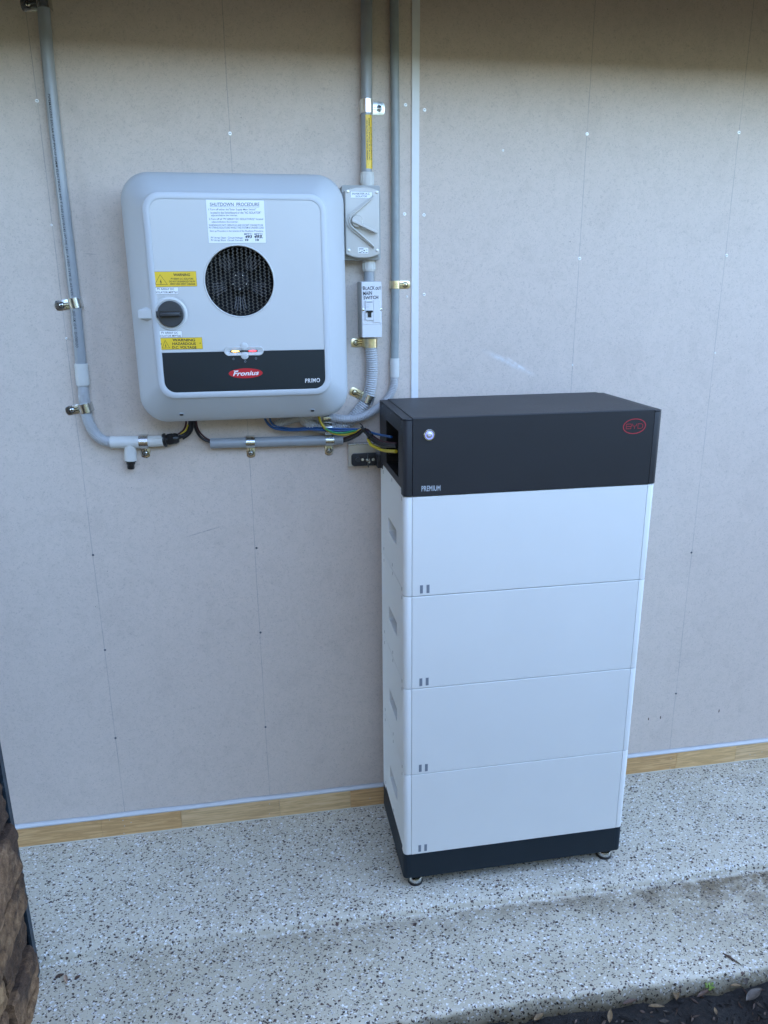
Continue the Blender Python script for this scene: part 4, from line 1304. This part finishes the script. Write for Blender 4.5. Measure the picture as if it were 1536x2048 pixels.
for (u0, v0, u1, v1) in ((733, 603.5, 745, 605), (733, 608, 739, 608.6), (733, 612, 737.5, 612.6), (733, 614, 737.5, 614.6)):
    A3, B3 = at(u0, v0, BYF - .0048), at(u1, v1, BYF - .0048); b.box((A3.x, BYF - .0049, B3.z), (B3.x, BYF - .0047, A3.z), M['grey_mark'] if v0 < 606 else M['pale_mark'])
b.build('printed_mark', brk_)
for u, v in ((726.5, 619.5), (762, 619)):
    b = MB(); p = at(u, v, BYF); b.lathe((p.x, BYF + .0002, p.z), (0, -1, 0), [(0, .0032), (.0012, .0030), (.0016, .0018)], M['zinc'], 14)
    b.build('screw', cvr, 40)

# ------------------------------------------------------------------ hoses at lower right of the inverter
fh = thing('corrugated_conduit', 'grey corrugated hose looping from the breaker box down under the inverter', 'conduit', at(741, 680, -.02))
hp = [at(u, v, y) for u, v, y in ((739.5, 674, -.020), (742, 700, -.020), (744, 738, -.019), (740, 780, -.018), (731, 803, -.017), (714, 826, -.017), (692, 848, -.017), (660, 857, -.017), (634, 853, -.017), (612, 842, -.022), (598, 822, -.034))]
b = MB(); b.tube(hp, .0150, M['hose'], seg=24, corr=.0050, pitch=.0054); tag(b.build('corrugated_hose', fh))
rc_ = thing('conduit', 'thin greenish grey conduit beside the white joint strip running under the inverter', 'conduit', at(789, 740, -.012))
b = MB(); b.tube([at(786.5, -90, -.0115), at(788, 0, -.0115), at(790.5, 300, -.0115), at(790.5, 568, -.0115), at(789, 722, -.0115)], .0100, M['green_pvc'], seg=26); b.build('pipe', rc_, 50)
b = MB(); b.tube([at(789, 716.5, -.0125), at(789, 754, -.0125)], .0118, M['pale_pvc'], seg=26); b.build('coupling', rc_, 50)
hp = [at(u, v, y) for u, v, y in ((789, 752, -.0125), (786, 776, -.0125), (775, 798, -.015), (755, 817, -.025), (728, 832, -.034), (700, 838, -.036), (668, 836, -.034), (635, 831, -.034), (600, 835, -.028), (570, 843, -.02), (546, 852, -.016))]
b = MB(); b.tube(hp, .0108, M['hose'], seg=22, corr=.0032, pitch=.0042); b.build('corrugated_hose', rc_)
lp = thing('conduit', 'short level grey conduit clamped to the wall below the inverter', 'conduit', at(553, 883, -.0165))
b = MB()
q0, q1 = at(420.5, 887, -.0165), at(685.5, 879.5, -.0165)
ax = (q1 - q0).normalized(); up = Vector((0, 0, 1)); bb_ = ax.cross(Vector((0, 1, 0))).normalized()
def ringp(c, r): return [c + (Vector((0, -1, 0)) * math.cos(2 * math.pi * i / 28) + bb_ * math.sin(2 * math.pi * i / 28)) * r for i in range(28)]
b.rings([ringp(q0 + ax * .03, PR - .002), ringp(q0, PR - .002), ringp(q0, PR), ringp(q1, PR), ringp(q1, PR - .002), ringp(q1 - ax * .03, PR - .002)], M['grey_pvc'], False, False)
b.build('pipe', lp, 40)

# ------------------------------------------------------------------ cables
def cable(name, pts, r, mat, label, extra=()):
    P = [at(u, v, y) for u, v, y in pts]
    b = MB(); b.tube(P, r, mat, seg=12, step=.004)
    for (pp, r2, m2) in extra: b.tube([at(u, v, y) for u, v, y in pp], r2, m2, seg=12, step=.004)
    ob = b.build(name, None, 60)
    return tag(ob, label, 'cable', 'cables between the inverter and the battery')
cable('cable', ((527, 826, -.05), (533, 843, -.035), (548, 856, -.026), (580, 860.5, -.034), (620, 859, -.042), (661, 861, -.048), (700, 861, -.05), (730, 861.5, -.07), (752, 868, -.12), (783, 874, -.205)), .0030, M['cab_blue'],
      'blue cable sagging from under the inverter into the battery head unit')
cable('cable', ((540, 826, -.05), (541, 842, -.035), (552, 852, -.026), (583, 857, -.026), (625, 855.5, -.030), (661, 857, -.048), (700, 858, -.05), (722, 859, -.06)), .0024, M['cab_blue'],
      'second thinner blue cable lying just above the long blue one')
cable('cable', ((636, 824, -.05), (641, 843, -.048), (652, 858, -.052), (670, 867, -.052), (692, 869, -.05), (712, 863, -.055), (724, 859, -.065)), .0034, M['cab_yellow'],
      'green and yellow striped earth cable dropping from the inverter to the cable ties',
      [(((650, 857, -.0555), (668, 865, -.0555), (690, 865.5, -.054), (712, 861, -.058)), .0023, M['cab_green'])])
cable('cable', ((736, 877, -.085), (742, 889, -.10), (755, 896, -.13), (768, 901, -.17), (792, 903, -.235)), .0040, M['cab_yellow'],
      'short yellow cable drooping from the cable ties into the battery')
cable('cable', ((684, 880, -.0165), (700, 876, -.035), (716, 866, -.055), (727, 858, -.068), (736, 868, -.085), (750, 880, -.12), (768, 888, -.17), (793, 890, -.23)), .0036, M['cab_black'],
      'thick black cable from the level conduit through the ties into the battery',
      [(((684, 883, -.0165), (700, 879, -.038), (716, 870, -.060), (728, 862, -.075), (738, 874, -.092), (752, 886, -.125), (768, 892, -.17), (793, 893, -.23)), .0034, M['cab_black'])])
cable('cable', ((684, 878, -.018), (700, 872, -.038), (718, 862, -.062), (730, 857, -.075), (742, 868, -.095), (758, 880, -.14), (776, 885, -.19), (792, 886, -.225)), .0020, M['cab_red'],
      'thin dark red cable lying on the black ones before the battery')
cable('cable', ((388, 826, -.045), (389, 848, -.030), (394, 864, -.022), (405, 877, -.0165), (424, 885.5, -.0165)), .0033, M['cab_black'],
      'black and red cable pair curving from the inverter into the level conduit',
      [(((392, 826, -.045), (393, 848, -.033), (398, 862, -.026), (408, 873, -.020), (424, 883, -.0175)), .0022, M['cab_red'])])
cable('cable', ((380, 824, -.045), (380, 848, -.034), (375, 864, -.024), (362, 873, -.0165), (352, 876, -.0165)), .0046, M['cab_black'],
      'bundle of black and red cables between the inverter and the black gland',
      [(((371, 824, -.047), (372, 846, -.037), (367, 860, -.028), (357, 868, -.020)), .0024, M['cab_red']),
       (((385, 824, -.045), (386, 848, -.034), (380, 866, -.024), (366, 877, -.018)), .0034, M['cab_black']),
       (((376, 850, -.038), (371, 861, -.031), (361, 868, -.022)), .0018, M['cab_yellow'])])
def tie(u, v, Y, ang, r, label):
    c = at(u, v, Y); d = Vector((math.sin(R(ang)), 0, math.cos(R(ang))))
    e = Vector((0, 1, 0)); f = d.cross(e)
    b = MB(); n = 20
    b.rings([[c + (e * math.cos(2 * math.pi * i / n) + f * math.sin(2 * math.pi * i / n)) * r_ + d * h_ for i in range(n)] for r_, h_ in ((r - .001, -.002), (r, -.002), (r, .002), (r - .001, .002))], M['black'], False, False)
    hd_ = c + Vector((0, -r - .001, .004))
    b.box(hd_ - Vector((.005, .004, .004)), hd_ + Vector((.005, .001, .004)), M['black'], .0006)
    b.tube([hd_, hd_ + Vector((-.004, -.004, .010)), hd_ + Vector((-.010, -.003, .015))], .0016, M['black'], seg=6)
    return tag(b.build('cable_tie', None, 40), label, 'cable tie', 'black cable ties round the battery cables')
tie(726, 860, -.069, 60, .0105, 'black cable tie at the top of the cable bundle bend')
tie(741, 871, -.092, -50, .0100, 'black cable tie nearer to the battery head unit')

# ------------------------------------------------------------------ clamps
clamp(86, 3, 177, 1, PR, .026, .0165, 'dark metal clamp at the top of the left conduit', mat=M['zinc'])
clamp(150, 606, 172, 1, PR, .022, .0165, 'metal clamp on the straight left conduit, level with the inverter dial')
clamp(171, 816, 170, 1, PR + .001, .021, .0165, 'metal clamp on the corrugated hose of the left conduit')
clamp(287.5, 884, 91, 1, PR + .002, .021, .0165, 'metal clamp hanging below the pale tee fitting', fl=.026)
clamp(501, 884.5, 91, 1, PR, .021, .0165, 'metal clamp on the level conduit, directly below the inverter logo', fl=.028, mat=M['zinc'])
clamp(659, 880.5, 91, 1, PR, .021, .0165, 'metal clamp at the right end of the level conduit', fl=.028, mat=M['zinc'])
clamp(733.5, 213, 0, 1, PR, .028, .0185, 'bright clamp above the yellow sticker on the middle conduit', mat=M['zinc_bright'], plate=M['zinc_bright'], fl=.030)
clamp(741, 686, 180, 1, .0150, .021, .0195, 'brass coloured clamp directly below the white breaker box', mat=M['brass'], plate=M['brass'], smat=M['brass'], fl=.030)
clamp(735.5, 797, 205, 1, .0152, .021, .0175, 'tilted brass coloured clamp on the bend of the corrugated hose', mat=M['zinc'], plate=M['brass'], smat=M['brass'], fl=.030)
clamp(790, 569.5, 0, 1, .0100, .018, .0115, 'small brass coloured clamp on the thin conduit beside the joint strip', mat=M['brass'], plate=M['brass'], smat=M['brass'], fl=.028)
clamp(656, 857, 88, -1, .0152, .019, .0175, 'metal clamp round the looping hose behind the earth cable', fl=.012, mat=M['zinc'])
t = clamp(653, 835.5, 88, -1, .0110, .018, .034, 'metal clamp on the thin hose tight under the inverter edge', fl=.010, mat=M['zinc'])

# ------------------------------------------------------------------ loose bits on the path and soil
def leaf(u, v, z, L, W, ang, mat, label, name='fallen_leaf', cat='leaf', group='dry leaves lying on the soil', curl=.25, tilt=0):
    c = atz(u, v, z); bm_ = MB()
    n, m_ = 12, 5; rs = []
    for i in range(n + 1):
        s = i / n; w = W * .5 * (math.sin(math.pi * min(1, s * 1.02)) ** .8) * (1 - .35 * s) + .0004
        row = []
        for j in range(m_):
            q = (j / (m_ - 1)) * 2 - 1
            row.append(Vector(((s - .5) * L, q * w, curl * (q * q) * W * .5 + .10 * L * math.sin(s * 3.1) * curl * 2)))
        rs.append(row)
    top = rs; rot = Matrix.Rotation(R(ang), 4, 'Z') @ Matrix.Rotation(R(tilt), 4, 'X')
    bm_.M = Matrix.Translation(c) @ rot
    bm_.rings(top, mat, False, False, closed=False)
    bm_.rings([[p - Vector((0, 0, .0005)) for p in r_] for r_ in rs], mat, False, False, closed=False)
    o = bm_.build(name)
    return tag(o, label, cat, group)
GZ = -.058
leaf(1352, 1985, GZ, .040, .016, 62, M['leaf_tan'], 'light brown pointed leaf standing against the path edge, left of the green seedling')
leaf(1313, 2013, GZ, .036, .009, -12, M['leaf_tan'], 'narrow tan leaf lying on bare soil below the path edge')
leaf(1508, 1990, GZ, .058, .022, 22, M['leaf_grey'], 'large greyish leaf near the right end of the soil strip')
leaf(1472, 1971, GZ + .006, .024, .008, -10, M['leaf_tan'], 'small tan leaf right of the green seedling')
leaf(1431, 2022, GZ, .018, .007, 70, M['leaf_tan'], 'tiny tan leaf alone on dark soil, below the green seedling')
leaf(1220, 2032, GZ, .034, .012, 60, M['leaf_tan'], 'tan leaf at the bottom edge of the soil')
leaf(1078, 2034, GZ, .030, .013, 25, M['leaf_tan'], 'orange tan leaf furthest left on the soil')
leaf(1410, 1986, GZ + .004, .050, .010, 15, M['leaf_brown'], 'dark brown leaf under the green seedling')
leaf(1260, 2004, GZ + .002, .040, .010, 8, M['leaf_brown'], 'dark brown leaf lying close to the path edge, left of the tan leaves')
leaf(1490, 1958, GZ + .012, .030, .012, 70, M['leaf_grey'], 'grey leaf leaning on the path edge at far right')
leaf(1462, 1917, -.0255, .055, .006, -58, M['leaf_brown'], 'thin dark pointed twig lying on the path near its outer edge', 'twig', 'twig', None, .1)
leaf(119, 1952, -.019, .020, .010, 20, M['leaf_brown'], 'dark curled leaf scrap beside the stone pier', group=None)
leaf(132, 1960, -.017, .028, .009, -70, M['shaving'], 'pale curled wood shaving on the path beside the stone pier', 'wood_shaving', 'shaving', None, .6)
leaf(155, 1955, -.019, .014, .010, 40, M['leaf_brown'], 'small brown leaf scrap right of the wood shaving', group=None)
leaf(830, 1849, -.019, .012, .009, 30, M['leaf_brown'], 'small brown leaf scrap on the path in front of the battery foot', group=None)
# green seedling
sp = thing('seedling', 'tiny bright green seedling at the edge of the soil', 'plant', atz(1418, 1974, GZ))
c0 = atz(1418, 1974, GZ + .012)
for k in range(9):
    a = k * 2.4; d = Vector((math.cos(a), math.sin(a), .35)) * (.004 + .0009 * k)
    b = MB(); cc = c0 + d
    s = .0048; u_ = Vector((math.cos(a), math.sin(a), .4)).normalized(); w_ = Vector((-math.sin(a), math.cos(a), .2)).normalized()
    b.poly([cc - u_ * s, cc + w_ * s * .6 - u_ * .001, cc + u_ * s, cc - w_ * s * .6 - u_ * .001], M['leaf_green'], (0, 0, -.0005))
    b.build('leaf', sp)
b = MB(); b.tube([atz(1418, 1974, GZ - .02), c0], .0009, M['leaf_green'], seg=6); b.build('stem', sp)
# mulch: crumbs, chips and fine litter
b = MB(); rn = random.Random(3)
for i in range(2600):
    x = rn.uniform(-.2, 1.5); y = rn.uniform(-1.15, -.69)
    if y > -.695 - .018 * x: continue
    zg = -.072 + .018 * noise.noise(Vector((x * 9, y * 9, 0))) + .010 * noise.noise(Vector((x * 30, y * 30, 3)))
    s = rn.uniform(.0015, .005) * (2 if rn.random() < .06 else 1)
    mt = rn.choice([M['soil']] * 5 + [M['leaf_brown']] * 4 + [M['leaf_grey']])
    d = Vector((rn.uniform(-1, 1), rn.uniform(-1, 1), rn.uniform(-.2, .3))).normalized(); e = d.orthogonal().normalized()
    P = Vector((x, y, zg + s * .4)); L = s * rn.uniform(1, 3)
    b.poly([P - d * L, P + e * s * .5, P + d * L, P - e * s * .5], mt, (0, 0, s * .4))
tag(b.build('mulch'), 'dark crumbly soil litter and bark chips along the path edge', 'mulch', kind='stuff')
